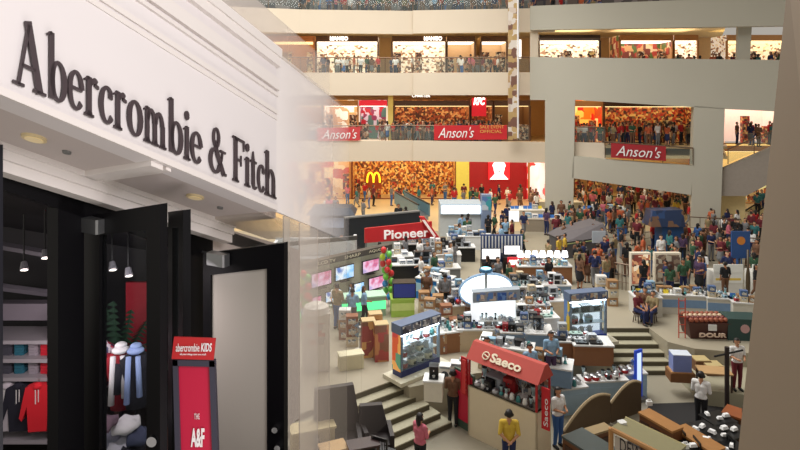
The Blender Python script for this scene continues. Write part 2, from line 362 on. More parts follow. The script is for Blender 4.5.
PALE = M('reflecting_glass', (186, 180, 170), .25, noise=.06, scale=1.5)  # a pale wall's reflection, painted as the pane's own colour
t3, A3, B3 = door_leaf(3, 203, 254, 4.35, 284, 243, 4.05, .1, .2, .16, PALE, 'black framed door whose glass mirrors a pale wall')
for (x, y, D, w_, h_, wh, lb) in ((78, 225, 3.66, 29, 14, t1, ''), (206, 259, 4.3, 24, 12, t3, '')):
    c = P(x+w_/2, y, D-.05); m = MB(); m.box(c, (w_/F*D, .07, h_/F*D), -.5, .01); cl_o = m.build('door_closer', STEEL, wh, True)
    m = MB(); m.tube(c+Vector((-.02, 0, .03)), P(x-12, y-9, D+.35), .009, n=6); m.build('closer_arm', STEEL, cl_o, True)
for (A, B, s_, y, wh) in ((A1, B1, .93, 439, t1), (A3, B3, .93, 446, t3), (A3, B3, .9, 428, t3)):
    c = A.lerp(B, s_); D = c.y; c = Vector((c.x, c.y, HZ+(HY-y)/F*D)); m = MB(); m.tube(c+Vector((-.0, -.03, 0)), c+Vector((0, .0, 0)), .028 if wh is t1 else .02, n=14); m.build('handle', CHROME, wh, True)

# inside of the shop
INW = M('shop_inner_wall', (40, 38, 42), .6); SHF = M('shelf_white', (150, 145, 150), .5)
m = MB(); a, b = P(-80, 100, 5.6), P(205, 100, 6.4); vbox(m, a, b, FZ, 11, .1); struct(m.build('wall_back_shop', INW))
m = MB(); m.bx(-6.5, -1.2, 3.0, 6.6, FZ-.4, FZ); struct(m.build('floor', M('shop_floor', (50, 44, 40), .3)))
m = MB(); m.hexa([AW(1.2, .8, -.1), AW(5.2, .8, -.1), AW(5.2, 4, .2), AW(1.2, 4, .2)], [AW(1.2, .8, .0), AW(5.2, .8, .0), AW(5.2, 4, .3), AW(1.2, 4, .3)]); struct(m.build('ceiling_shop', INW))
m = MB(); a = AP(214, 200, .85); b = Vector((a.x-1.2, a.y+2.2, 0)); vbox(m, a, b, FZ, 10, .08); struct(m.build('wall_side_shop', INW))
for k, (y0, y1, D) in enumerate(((240, 262, 4.6), (283, 300, 5.0))):
    m = MB(); a, b = P(-30, y0, D), P(72, y1-4, D+.3); m.tube(a, b, .035, n=6)
    tag(m.build('ceiling_beam', M('beam_grey', (96, 92, 100), .5)), ('upper' if k == 0 else 'lower')+' grey ceiling beam inside the dark shop', 'beam')
DIS = 5.0
u_ = thing('wall_shelving', 'white shelving with folded clothes on the back wall of the dark shop', 'shelving', at(28, DIS, FZ))
for y in (335, 353, 371, 432): m = MB(); p = P(28, y, DIS); m.box(p, (.9, .3, .03)); m.build('shelf', SHF, u_, True)
m = MB(); m.box(P(28, 310, DIS+.1), (.95, .1, .14)); m.build('cornice', M('cornice_grey', (120, 112, 122), .5), u_, True)
m = MB()
for x in (-24, 59): p = P(x, 300, DIS); m.bx(p.x-.015, p.x+.015, DIS-.14, DIS+.16, FZ, P(0, 305, DIS).z)
m.build('upright', SHF, u_, True)
FC = [('dark grey', (60, 60, 70)), ('teal', (30, 92, 110)), ('striped grey', (140, 132, 140)), ('red', (190, 26, 44))]
def fold_proto():
    t = thing('folded_sweaters', '', 'clothes', (0, 0, 0)); m = MB()
    for k in range(5): m.box((0, 0, .017+k*.034), (.125-.004*(k % 2), .2, .03), 0, .02)
    o = m.build('sweaters', WPL, t); return t
FP = fold_proto()
for r_, yb in enumerate((352.2, 370.2)):
    for k, (nm, c) in enumerate(FC):
        spawn(FP, P((11, 23, 37, 49)[k], yb, DIS-.02), 0, .66, 'pile of folded %s sweaters on the %s shelf inside the dark shop' % (nm, ('upper', 'lower')[r_]), 'folded sweaters on the shop shelves', {'sweaters': M('knit_'+nm.replace(' ', '_'), c, .9)})
def hang_proto():
    t = thing('hanging_jacket', '', 'jacket', (0, 0, 0)); m = MB()
    prof = [(-.1, -.55), (.1, -.55), (.115, -.25), (.17, -.42), (.2, -.38), (.13, -.03), (.04, 0), (-.04, 0), (-.13, -.03), (-.2, -.38), (-.17, -.42), (-.115, -.25)]
    m.hexa([(x, -.05, z) for x, z in prof], [(x, .05, z) for x, z in prof]); m.build('jacket', RED, t)
    m = MB(); m.ball((0, -.03, -.02), (.06, .05, .045), 10); m.build('hood', RED, t, smooth=True)
    m = MB(); m.tube((0, 0, 0), (0, 0, .06), .004, n=5); m.build('hanger', STEEL, t)
    m = MB(); m.bx(-.02, -.012, -.06, -.05, -.22, -.05); m.bx(.012, .02, -.06, -.05, -.2, -.05); m.build('drawstring', WPL, t); return t
HP = hang_proto()
for x, c, nm in ((8, (176, 170, 176), 'pale grey'), (20, (24, 24, 38), 'navy'), (39, (206, 26, 40), 'bright red'), (51, (110, 22, 30), 'dark maroon')):
    spawn(HP, P(x, 383, DIS-.12-(.04 if x == 39 else 0)), .15, .68, nm+' hooded jacket hanging under the shelves inside the shop', 'hooded jackets hanging in the shop', {k: M('cloth_'+nm.replace(' ', '_'), c, .9) for k in ('jacket', 'hood')})
m = MB(); a = P(-10, 377, DIS-.12); m.tube(a, P(56, 377, DIS-.12), .008, n=6); tag(m.build('clothes_rail', STEEL), 'steel clothes rail under the shop shelving', 'rail')
# display seen through the open door
def torso(name, label, x, y, D, c, scarf, s=1):
    t = thing(name, label, 'mannequin', P(x, y, D), .2, None, s); 
    m = MB(); m.lathe([(.10, -.36), (.12, -.2), (.11, -.1), (.15, .06), (.16, .14), (.08, .2), (.05, .22), (.045, .27)], n=16)
    for v in m.bm.verts: v.co.y *= .65
    m.build('torso', c, t, smooth=True)
    m = MB(); m.tube((0, 0, -.36), (0, 0, -.9), .02); m.lathe([(.14, -.92), (.14, -.9)]); m.build('stand', BLACK, t)
    m = MB()
    for s_ in (-1, 1): m.tube((s_*.15, 0, .1), (s_*.18, -.02, -.2), .05, .035, 8)
    m.build('sleeve', c, t, smooth=True)
    if scarf:
        m = MB(); m.ball((0, -.02, .23), (.085, .08, .035), 12); m.tube((-.05, -.1, .2), (-.06, -.13, -.26), .026, .03, 8); m.tube((.04, -.1, .2), (.06, -.12, -.2), .026, .03, 8)
        m.ball((0, 0, .27), (.06, .06, .03), 10); m.build('scarf', scarf, t, smooth=True)
    return t
CW = M('cloth_white', (226, 222, 226), .9); CD = M('cloth_dark', (30, 30, 40), .9); CR = M('cloth_red', (150, 24, 40), .9)
torso('mannequin_torso', 'mannequin in a red sweater with a white knitted scarf behind the open door', 121, 372, 4.5, CR, CW, .75)
torso('mannequin_torso', 'mannequin in a black coat with a blue and white scarf behind the open door', 136, 372, 4.45, CD, M('cloth_blue_white', (150, 170, 220), .9), .72)
torso('mannequin_torso', 'plaid shirted mannequin at the left edge of the door glass', 101, 358, 4.5, PIC('plaid', [(150, 40, 60), (60, 60, 90), (190, 180, 190)], 30), None, .6)
def table(name, label, loc, w_, d_, h_, top, leg, rz=0, group=None, s=1):
    t = thing(name, label, 'table', loc, rz, group, s); m = MB(); m.box((0, 0, h_-.02), (w_, d_, .04), 0, .01); m.build('tabletop', top, t)
    for sx in (-1, 1):
        for sy in (-1, 1):
            m = MB(); m.box((sx*(w_/2-.05), sy*(d_/2-.05), (h_-.04)/2), (.05, .05, h_-.04)); m.build('leg', leg, t)
    return t
tp = P(124, 447, 4.2); table('display_table', 'dark display table piled with pale clothes behind the open door', (tp.x, tp.y, FZ), .75, .5, tp.z-FZ, DWOOD, DWOOD)
k = 0
for x, y, rx, c, lb in ((126, 425, .1, CW, 'white folded sweater standing up'), (112, 440, .11, M('cloth_grey', (150, 150, 168), .9), 'grey crumpled shirt'), (140, 436, .09, M('cloth_slate', (64, 70, 96), .9), 'slate blue crumpled sweater'),
                       (121, 446, .12, M('cloth_pale', (200, 198, 210), .9), 'pale crumpled shirt'), (133, 448, .09, CD, 'dark folded sweater'), (106, 424, .07, M('cloth_plaid', (120, 96, 110), .9), 'striped bag-shaped shirt')):
    c0 = P(x, y, 4.2-.02*k); k += 1; m = MB(); m.ball((0, 0, 0), (rx, .12, rx*.42), 14)
    for v in m.bm.verts: v.co += Vector((math.sin(v.co.x*60)*.008, 0, math.sin(v.co.x*45+v.co.y*50)*.012))
    o = m.build('folded_garment', c, smooth=True); o.location = c0; tag(o, lb+' on the display table behind the open door', 'clothes', 'clothes on the display table')
t = thing('potted_palm', 'dark green palm fronds in the gloom of the shop behind the door', 'plant', (P(118, 420, 5.0).x, 5.0, FZ))
m = MB()
for k in range(13):
    a = (k-6)*.2; base = P(118, 372, 5.0)+Vector((0, (k % 3)*.06, 0)); pr = base; L_ = .62-.02*abs(k-6)
    for j in range(12):
        s_ = (j+1)/12; q = base+Vector((math.sin(a)*L_*s_, -.08*s_, math.cos(a)*L_*s_-.3*s_*s_*abs(math.sin(a))))
        m.hexa([pr+Vector((-.004, 0, 0)), pr+Vector((.004, 0, 0)), pr+Vector((0, .006, 0))], [q+Vector((-.003, 0, 0)), q+Vector((.003, 0, 0)), q+Vector((0, .006, 0))])
        if j > 2:
            for sg in (-1, 1): l_ = .13*(1-.6*s_); m.poly([pr, q, q+Vector((sg*l_*.8, -.02, -l_*.5))])
        pr = q
m.build('fronds', M('palm_green', (22, 52, 34), .6), t, True)
m = MB(); m.tube(P(118, 352, 5.0), (P(118, 420, 5.0).x, 5.0, FZ+.3), .03); m.build('trunk', DWOOD, t, True)
m = MB(); m.lathe([(.1, 0), (.16, .3)], (P(118, 420, 5.0).x, 5.0, FZ)); m.build('pot', DARK, t, True)
m = MB(); c = P(143, 325, 5.2); m.box(c, (.28, .04, .75)); m.build('picture', CR).name = 'picture'; 
pic = bpy.data.objects['picture']; tag(pic, 'red framed panel on the shop wall seen through the door glass', 'picture')
for (x, y, D, w0) in ((112, 262, 4.4, 14), (128, 268, 4.4, 14), (45, 250, 4.3, 10), (24, 262, 4.4, 10)):
    c = P(x, y, D); t = thing('ceiling_spotlight', 'small spotlight on the dark shop ceiling', 'spotlight', c, 0, 'spotlights on the shop ceiling')
    m = MB(); m.tube(c, c+Vector((.02, -.03, -.05)), .02, .03); m.build('housing', M('spot_white', (160, 156, 166), .4), t, True)
    m = MB(); m.tube(c+Vector((.02, -.03, -.05)), c+Vector((.0205, -.031, -.052)), .024); m.build('lens', M('spot_lens', (255, 240, 230), emit=4, noise=0), t, True)
    m = MB(); m.tube(c, c+Vector((0, 0, .35)), .006, n=5); m.build('rod', DARK, t, True)
area('shop_spots', P(40, 330, 4.3), (math.radians(60), 0, 0), .8, .2, 5, (1, .85, .88)).location.y = 4.2
area('shop_spots', P(126, 300, 4.0), (math.radians(40), 0, 0), .4, .2, 4.5, (1, .88, .92))
# poster stand
D = 3.3
ps = thing('poster_stand', 'crimson poster on a dark floor stand with a red header before the doors', 'sign', (P(196, 400, D).x, D+.05, FZ))
def quad(mb, pts, D0, th=.015, dy=0): q = [P(x, y, D0) for x, y in pts]; return mb.hexa([p+Vector((0, th, 0)) for p in q], q)
FM_ = M('frame_slate', (58, 56, 70), .35); yb_ = P(0, 0, 1)
bz = 640
m = MB()
for pts in ([(172.5, 360), (177.5, 360), (186, bz), (180, bz)], [(209, 361), (214.5, 361), (224.5, bz), (218, bz)], [(172.5, 360), (214.5, 361), (214.8, 367), (172.8, 366)]): quad(m, pts, D, .03)
m.build('frame', FM_, ps, True)
m = MB(); quad(m, [(177, 366), (209.5, 367), (215, 560), (182, 560)], D+.015); m.build('poster', M('poster_crimson', (190, 16, 60), .5, noise=.03), ps, True)
m = MB(); quad(m, [(174, 337), (215.5, 338.5), (213.5, 360), (171.5, 359)], D-.005, .01); hd_o = m.build('header', M('header_red', (188, 34, 38), .5, noise=.03), ps, True)
T_ = M('print_white', (240, 236, 236), .5, noise=0)
def ptext(s, x0, y0, x1, y1, hpx, D0, mat, par, **k):
    a, b = P(x0, y0, D0), P(x1, y1, D0); return text(s, mat, a, b-a, (0, 0, 1), (b-a).length, hpx/F*D0, par, **k)
ptext('abercrombie', 176, 351.5, 199.5, 351.5, 8, D-.008, T_, hd_o, ext=.003)
ptext('KIDS', 201, 351.5, 212, 351.5, 8.5, D-.008, T_, hd_o, ext=.003, shear=.2, bold=.02)
ptext('all your things now are small', 180, 355.5, 206, 355.7, 2.4, D-.008, T_, hd_o, ext=.003)
ptext('T H E', 194.5, 419, 199.5, 419, 5.5, D+.01, T_, ps, ext=.003)
ptext('A&F', 191, 447, 204.5, 447, 19, D+.01, T_, ps, ext=.003, bold=.03)
# ---------------------------------------------------------------- the atrium
PL = M('gallery_plaster', (214, 200, 180), .8, noise=.03, scale=.5); PR = M('tower_plaster', (186, 182, 168), .85, noise=.03, scale=.4)
FLM = M('beige_floor_tiles', (206, 184, 142), .35, noise=.06, scale=.8)
def poly_slab(pts, z0, z1, mat, name):
    m = MB(); m.hexa([(x, y, z0) for x, y in pts], [(x, y, z1) for x, y in pts]); return struct(m.build(name, mat))
# floors: sunken court (z=0) and terrace (z=1) with steps between them
LOWF = M('court_stone', (152, 145, 128), .5, noise=.06, scale=.7); TERF = M('terrace_stone', (164, 155, 135), .5, noise=.05, scale=.7)
poly_slab([(-24, -6), (30, -6), (30, 60), (-24, 60)], -.4, 0, LOWF, 'floor_court')
T1 = Vector((-1.29, 18.4)); T2 = Vector((-.1, 19.3)); dT = (T2-T1).normalized(); nT = Vector((dT.y, -dT.x))
TL = T1-dT*16
edge = [TL, T2, Vector((.3, 18.75)), Vector((2.5, 19.7)), Vector((5.2, 20.2)), Vector((7.3, 21.4)), Vector((7.3, 23.5)), Vector((9.75, 23.5)), Vector((9.9, 22.2)), Vector((10.6, 21.6)), Vector((12.4, 21.2)), Vector((30, 21.0))]
poly_slab([(p.x, p.y) for p in edge]+[(30, 60), (-24, 60)], 0, 1.0, TERF, 'floor_terrace')
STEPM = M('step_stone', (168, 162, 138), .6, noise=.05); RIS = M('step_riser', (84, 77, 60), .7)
for k in range(1, 6):
    z = 1-k/6; o = nT*.36*k; a, b = TL+o, T2+o+dT*.15*k; i_ = nT*.36*(k-1)
    poly_slab([tuple(a), tuple(b), tuple(T2+i_*.0+dT*.15*k), tuple(TL)], 0 if k == 5 else z-1/6, z, STEPM, 'floor_step_%d' % k)
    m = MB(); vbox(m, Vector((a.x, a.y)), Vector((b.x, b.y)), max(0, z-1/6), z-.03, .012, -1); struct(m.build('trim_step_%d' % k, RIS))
    xr = 9.6+.1*k
    poly_slab([(7.3-.1*k, 23.5-.36*k), (xr, 23.5-.36*k), (xr, 23.5), (7.3-.1*k, 23.5)], 0 if k == 5 else z-1/6, z, STEPM, 'floor_stair_%d' % k)
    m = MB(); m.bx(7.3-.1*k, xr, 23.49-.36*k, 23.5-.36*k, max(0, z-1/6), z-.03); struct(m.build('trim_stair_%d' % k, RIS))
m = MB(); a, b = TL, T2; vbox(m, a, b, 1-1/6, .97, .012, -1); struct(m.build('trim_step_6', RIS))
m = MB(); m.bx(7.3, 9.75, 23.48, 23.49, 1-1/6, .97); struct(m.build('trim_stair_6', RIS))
poly_slab([(9.9, 22.2), (9.9, 19.6), (14.5, 18.4), (30, 18.4), (30, 21.0), (12.4, 21.2), (10.6, 21.6)], 0, .5, STEPM, 'floor_landing')
poly_slab([(-22, 40), (24, 40), (24, 60), (-22, 60)], .995, 1.01, FLM, 'floor_concourse')
# galleries
GP = [(200, 43), (300, 45.2), (413, 46), (530, 45)]
def gal(pts, z0, z1, th, name, mat=PL):
    q = [at(x, D, 0) for x, D in pts]
    for i, (a, b) in enumerate(zip(q, q[1:])):
        m = MB(); vbox(m, a, b, z0, z1, th); struct(m.build(name+'_%d' % (i+1), mat))
for nm, z0, z1 in (('wall_gallery_two', 5.0, 6.55), ('wall_gallery_three', 10.02, 11.75), ('wall_gallery_four', 14.72, 16.5)):
    gal(GP[:3], z0, z1, .5, nm); gal([(413, 45.75), (555, 44.4)], z0+.02, z1, .5, nm+'_right')
CEIL = M('gallery_ceiling', (240, 222, 176), .8, noise=0)
for nm, z in (('two', 6.3), ('three', 11.5), ('four', 16.3)):
    poly_slab([(-20, 43.3), (-8, 45.4), (1, 46.2), (9, 45.2), (24, 44), (30, 56), (-24, 56)], z-.95, z-.75, CEIL, 'ceiling_'+nm)
    poly_slab([(-20, 43.3), (-8, 45.4), (1, 46.2), (9, 45.2), (24, 44), (30, 56), (-24, 56)], z-.2, z, FLM, 'floor_gallery_'+nm)
for nm, z0, z1 in (('one', 1, 5.3), ('two', 6.3, 10.5), ('three', 11.5, 15.3), ('four', 16.3, 22)):
    m = MB(); m.bx(-24, 30, 55, 55.4, z0, z1) if nm != 'four' else m.bx(-24, 30, 50, 50.4, z0, z1); struct(m.build('wall_back_'+nm, M('back_wall_warm', (208, 174, 128), .8) if nm != 'four' else PIC('dim_shops', [(90, 84, 84), (60, 60, 70), (110, 96, 90), (140, 130, 130), (70, 60, 70)], 1.2, seed=3)))
# right tower: two columns with solid bands between them
pf, pn, pd = pxplane(at(530, 44), at(790, 39)); PT = PR
for nm, pts, th in (('wall_tower_top', [(530, 30), (830, 25), (830, -6), (530, 6)], .6), ('wall_tower_band', [(530, 100), (576, 100), (724, 109), (830, 114), (830, 60.5), (530, 57)], .6),
                    ('trim_8', [(545, 213), (573, 215), (575, 100), (545, 100)], 1.2), ('trim_9', [(690, 252), (719, 256), (725, 108), (694, 106)], 1.2),
                    ('wall_tower_lower', [(572, 178), (691, 195), (693, 166), (612, 160), (573, 156)], .6),
                    ('wall_tower_upper_sill', [(573, 158), (606, 160), (604, 143), (573, 142)], .3)):
    m = MB(); plate(pf, pn, pts, th, m, 0 if 'sill' not in nm else -.5); struct(m.build(nm, PT if 'sill' not in nm else PL))
m = MB(); plate(pf, pn, [(718, 196), (746, 196), (784, 176), (784, 142), (724, 168)], .5, m, -.3); struct(m.build('wall_ramp', M('ramp_grey', (158, 148, 138), .8)))
m = MB(); plate(pf, pn, [(712, 250), (744, 252), (746, 190), (716, 190)], .4, m, -1.4); struct(m.build('wall_cream', M('cream_lit', (226, 204, 150), .7)))
m = MB(); plate(pf, pn, [(737, 60), (750, 60), (752, 24), (738, 24)], .5, m, -1.6); struct(m.build('trim_10', PT))
m = MB(); plate(pf, pn, [(530, 60), (538, 60), (538, 26), (530, 26)], .5, m, -.8); struct(m.build('trim_11', PL))
# near pillar on the right border
NPM = M('near_pillar_paint', (132, 116, 98), .75, noise=.03, scale=.5)
D0 = 12.0; fr = lambda x, y, D: P(x, y, D)
m = MB(); A, B, C_, Dd = P(788, -20, D0), P(738, 452, D0), P(840, 452, 9.5), P(850, -20, 9.5); k = Vector((1.2, 1.6, 0))
m.hexa([A, B, B+k, A+k], [Dd, C_, C_+k, Dd+k]); m.build('wall_right', NPM); struct(bpy.data.objects['wall_right'])
m = MB(); a, b = P(758.5, 318, 11.93), P(812, 352, 10.4); n = Vector((-.02, -.01, 0)); m.hexa([a+n, b+n, b+n+Vector((0, 0, .02)), a+n+Vector((0, 0, .02))], [a-n, b-n, b-n+Vector((0, 0, .02)), a-n+Vector((0, 0, .02))])
struct(m.build('trim_12', M('pillar_joint', (82, 72, 60))))

m = MB(); m.hexa([(*G(650, 404, 0).xy, .0), (*G(622, 450, 0).xy, 0), (*G(770, 452, 0).xy, 0), (*G(775, 400, 0).xy, 0)], [(*G(650, 404, 0).xy, .012), (*G(622, 450, 0).xy, .012), (*G(770, 452, 0).xy, .012), (*G(775, 400, 0).xy, .012)]); struct(m.build('floor_lounge', M('carpet_dark', (36, 34, 34), .8)))
# railings
RAILM = M('rail_bronze', (120, 100, 84), .35, .6); RGL = GLASS('rail_glass', (170, 176, 170), .10)
def railing(a, b, z, h, label, n_=None, glass=RGL, zb=None, group='glass railings'):
    a = Vector((a.x, a.y, z)); b = Vector((b.x, b.y, z if zb is None else zb)); L_ = (b-a).length; n_ = n_ or max(2, int(L_/1.8))
    t = thing('glass_railing', label, 'railing', a, 0, group); m = MB(); m.tube(a+Vector((0, 0, h)), b+Vector((0, 0, h)), .045, n=8); m.build('handrail', RAILM, t, True)
    for i in range(n_+1):
        p = a.lerp(b, i/n_); m = MB(); m.tube(p, p+Vector((0, 0, h)), .03, n=6); m.build('post', RAILM, t, True)
    m = MB(); vbox(m, a, b, (a.z+.08, b.z+.08), (a.z+h-.1, b.z+h-.1), .012); m.build('pane', glass, t, True); return t
seg = [('left', (200, 43), (300, 45.2)), ('middle', (300, 45.2), (413, 46)), ('right', (413, 45.8), (530, 45))]
for lv, z in (('second', 6.55), ('third', 11.75), ('top', 16.5)):
    for nm, a, b in seg: railing(at(a[0], a[1]-.0)+Vector((0, .25, 0)), at(b[0], b[1])+Vector((0, .25, 0)), z, 1.15, 'glass railing along the %s stretch of the %s gallery' % (nm, lv))
a, b = pf(573, 142, -.5), pf(605, 143, -.5); railing(a, b, a.z, 1.1, 'short glass railing above the beige sill between the tower columns')
a, b = pf(605, 158, .05), pf(693, 165, .05); railing(a, b, a.z, 1.15, 'glass railing carrying the banner between the tower columns', zb=b.z)
a, b = pf(728, 164, 0), pf(781, 143, 0); railing(a, b, a.z, 1.0, 'sloping glass railing along the ramp at the right pillar', zb=b.z)
a, b = pf(732, 60, -.6), pf(760, 60, -.6); 
# terrace railings with thin bars
def bar_rail(a, b, h, label, n_):
    t = thing('bar_railing', label, 'railing', a, 0, 'metal railings on the terrace')
    for hh, r in ((h, .035), (h*.6, .015), (h*.3, .015)):
        m = MB(); m.tube(a+Vector((0, 0, hh)), b+Vector((0, 0, hh)), r, n=6); m.build('rail', RAILM, t, True)
    for i in range(n_+1):
        p = a.lerp(b, i/n_); m = MB(); m.tube(p, p+Vector((0, 0, h)), .02, n=6); m.build('post', RAILM, t, True)
bar_rail(G(556, 258), G(655, 243), 1.2, 'metal bar railing crossing behind the lit glass cabinet', 9)
bar_rail(G(588, 283), G(634, 292), 1.2, 'metal bar railing left of the lit poster boards', 12)
bar_rail(G(690, 243), G(741, 246), 1.6, 'dark metal bar railing beside the right tower column', 5)
bar_rail(G(741, 268), G(775, 270), 1.6, 'metal bar railing in front of the ramp foot', 4)
# banners
def banner(fn, n, pts, body, tx, mat, label, shear=.35, extra=None, size_h=.7):
    c = fn(*pts[0]); t = thing('banner', label, 'banner', c, 0, 'red banners on the railings'); m = MB(); plate(fn, n, pts, .04, m, .14); t = m.build('cloth', mat, t, True)
    a, b = fn(tx[0], tx[1], .2), fn(tx[2], tx[3], .2); text(body, T_, a, b-a, (0, 0, 1), (b-a).length, tx[4]/F*a.y, t, ext=.02, shear=shear)
    if extra:
        for body2, x0, y0, x1, y1, hp in extra:
            a, b = fn(x0, y0, .2), fn(x1, y1, .2); text(body2, M('print_gold', (226, 176, 92), .6, noise=0), a, b-a, (0, 0, 1), (b-a).length, hp/F*a.y, t, ext=.02)
BRED = M('banner_red', (196, 30, 40), .7, noise=.05)
g1, gn, gd = pxplane(at(300, 45.2), at(413, 46)); g2, gn2, gd2 = pxplane(at(413, 45.8), at(530, 45))
banner(g1, gn, [(317, 141), (360, 140.5), (360, 127), (317, 128)], "Anson's", (322, 139, 357, 138.5, 9.5), M('banner_red_pale', (196, 62, 66), .7, noise=.05), 'faded red banner with white script on the left gallery railing')
banner(g2, gn2, [(434, 140), (507, 139.5), (507, 125), (434, 125.5)], "Anson's", (438, 138, 474, 137.5, 10.5), BRED, 'long red banner with white script and gold print on the middle railing', extra=[('FITTINGS', 480, 132, 502, 132, 3.4), ('& SAVINGS', 480, 127.2, 504, 127.2, 3)] and [('OFFICIAL', 480, 133, 502, 133, 3.2), ('SALE EVENT', 480, 128.4, 504, 128.4, 3.2)])
banner(pf, pn, [(611, 157.5), (666, 161), (666, 146.5), (611, 143)], "Anson's", (616, 155.5, 661, 158.5, 10.5), M('banner_dark_red', (160, 32, 40), .7, noise=.05), 'dark red banner with white script between the tower columns')
m = MB(); p = at(512.5, 43.2); m.box((p.x, p.y, (P(0, 140, 43.2).z+20)/2), (.62, .12, 20-P(0, 140, 43.2).z)); t = thing('hanging_banner', 'long narrow patterned banner hanging down in front of the galleries', 'banner', (p.x, p.y, P(0, 138, 43.2).z))
m.build('cloth', PIC('tall_banner', [(176, 140, 96), (206, 190, 176), (190, 160, 110), (120, 84, 70), (216, 206, 196), (180, 150, 100)], 2.6, seed=2), t, True)
m = MB(); m.tube(P(518, 138, 43.1), P(518, -10, 43.1), .07, n=8); m.build('cord', M('cord_white', (222, 220, 220)), t, True)

# ---------------------------------------------------------------- shops around the galleries
LITC = M('lit_ceiling', (255, 226, 160), .5, emit=1.5, noise=0); LITW = M('lit_white_ceiling', (255, 244, 224), .5, emit=2.2, noise=0)
def shop(name, label, xa, xb, D, z0, h, wall, lit, frame, goods=None, depth=2.4, hdr=.45, hdrm=None, group='shops around the galleries', light=0):
    A, B = at(xa, D, z0), at(xb, D, z0); wd = B.x-A.x; t = thing(name, label, 'shop', (A.x+wd/2, D, z0), 0, group)
    m = MB(); m.bx(-wd/2, wd/2, depth, depth+.1, 0, h); m.bx(-wd/2, -wd/2+.06, 0, depth, 0, h); m.bx(wd/2-.06, wd/2, 0, depth, 0, h); m.build('back_wall', wall, t)
    m = MB(); m.bx(-wd/2+.1, wd/2-.1, .2, depth-.1, h-hdr-.06, h-hdr); m.build('ceiling_light', lit, t)
    m = MB(); m.bx(-wd/2, wd/2, -.05, .12, h-hdr, h); m.build('shop_header', hdrm or frame, t)
    m = MB()
    for s_ in (-1, 1): m.bx(s_*wd/2-.07, s_*wd/2+.07, -.04, .1, 0, h-hdr)
    m.bx(-wd/2, wd/2, -.04, .1, 0, .08); m.build('frame', frame, t)
    if goods:
        n = max(2, int(wd/1.3)); r = random.Random(int(xa))
        for k in range(n):
            m = MB(); x = -wd/2+.4+(wd-.8)*k/(n-1); hh = r.choice((1.3, 1.7, 2.1)); yy = r.uniform(.6, 1.4)
            m.box((x, yy, hh*.5), (r.uniform(.5, .9), .4, hh), 0, .03); m.build('display_rack', goods[k % len(goods)], t)
    return t
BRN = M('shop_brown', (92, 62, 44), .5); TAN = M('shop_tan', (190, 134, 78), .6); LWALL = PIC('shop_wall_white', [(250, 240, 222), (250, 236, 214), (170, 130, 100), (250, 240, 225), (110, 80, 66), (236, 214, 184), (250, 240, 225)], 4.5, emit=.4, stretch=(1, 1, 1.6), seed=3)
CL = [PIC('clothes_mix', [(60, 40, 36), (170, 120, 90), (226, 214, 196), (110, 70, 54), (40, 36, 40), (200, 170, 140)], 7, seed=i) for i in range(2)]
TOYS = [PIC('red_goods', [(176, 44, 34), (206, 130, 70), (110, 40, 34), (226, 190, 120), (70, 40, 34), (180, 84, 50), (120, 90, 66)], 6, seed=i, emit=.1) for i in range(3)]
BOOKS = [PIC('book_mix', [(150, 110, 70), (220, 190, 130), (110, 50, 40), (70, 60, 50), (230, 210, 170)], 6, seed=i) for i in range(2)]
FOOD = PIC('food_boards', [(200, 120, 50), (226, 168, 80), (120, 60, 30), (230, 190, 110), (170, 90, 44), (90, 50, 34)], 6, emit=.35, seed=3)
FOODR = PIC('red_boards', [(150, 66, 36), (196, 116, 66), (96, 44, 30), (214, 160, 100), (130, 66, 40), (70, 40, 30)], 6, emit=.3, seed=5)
def shopsign(body, x0, y0, x1, hp, D, mat, par, **k):
    a, b = P(x0, y0, D), P(x1, y0, D); return text(body, mat, a, b-a, (0, 0, 1), (b-a).length, hp/F*D, par, ext=.05, **k)
Z3, Z2, Z1 = 11.5, 6.3, 1.0; DS = 49.0; H3 = 3.35
GW = M('sign_glow', (255, 250, 240), emit=2.5, noise=0)
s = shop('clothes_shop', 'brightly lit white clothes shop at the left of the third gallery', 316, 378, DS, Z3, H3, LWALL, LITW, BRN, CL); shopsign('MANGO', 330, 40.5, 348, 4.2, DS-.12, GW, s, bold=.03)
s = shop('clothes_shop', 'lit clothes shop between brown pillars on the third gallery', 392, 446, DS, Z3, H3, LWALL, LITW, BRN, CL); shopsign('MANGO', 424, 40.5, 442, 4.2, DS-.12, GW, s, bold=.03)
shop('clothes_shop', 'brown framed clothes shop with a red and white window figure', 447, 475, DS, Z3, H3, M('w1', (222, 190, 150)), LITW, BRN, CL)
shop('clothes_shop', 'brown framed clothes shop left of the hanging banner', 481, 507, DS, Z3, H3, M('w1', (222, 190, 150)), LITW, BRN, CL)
s = shop('coffee_shop', 'coffee shop half behind the frosted fascia on the third gallery', 255, 314, DS, Z3, H3, TAN, LITC, M('coffee_orange', (190, 120, 70)), BOOKS); shopsign('The Coffee Bean', 262, 29.5, 302, 4, DS-2.6, GW, s)
t = thing('lit_sign', 'white lit upright sign right of the hanging banner', 'sign', (P(518, 49, 48.5).x, 48.5, 11.5)); m = MB(); m.box(P(518, 49, 48.5), (.5, .2, 1.5)); m.build('light_box', WLIT, t, True); m = MB(); m.bx(-.05, .05, -.05, .05, 0, 2.0); m.build('post', DARK, t)
s = shop('gift_shop', 'wide shop with a dark sign board right of the banner', 539, 600, DS-1, Z3, H3, LWALL, LITW, M('shop_dark', (60, 44, 38)), CL+BOOKS)
shop('book_shop', 'shop with coloured posters on the upper right gallery', 620, 673, DS-1, Z3, H3, PIC('poster_wall', [(210, 160, 110), (120, 60, 50), (90, 110, 60), (230, 200, 160), (180, 70, 60)], 2.2, emit=.25, seed=8), LITW, TAN, CL)
shop('shelf_shop', 'lit shop with white shelves on the upper right gallery', 674, 698, DS-1, Z3, H3, LWALL, LITW, TAN, [WPL])
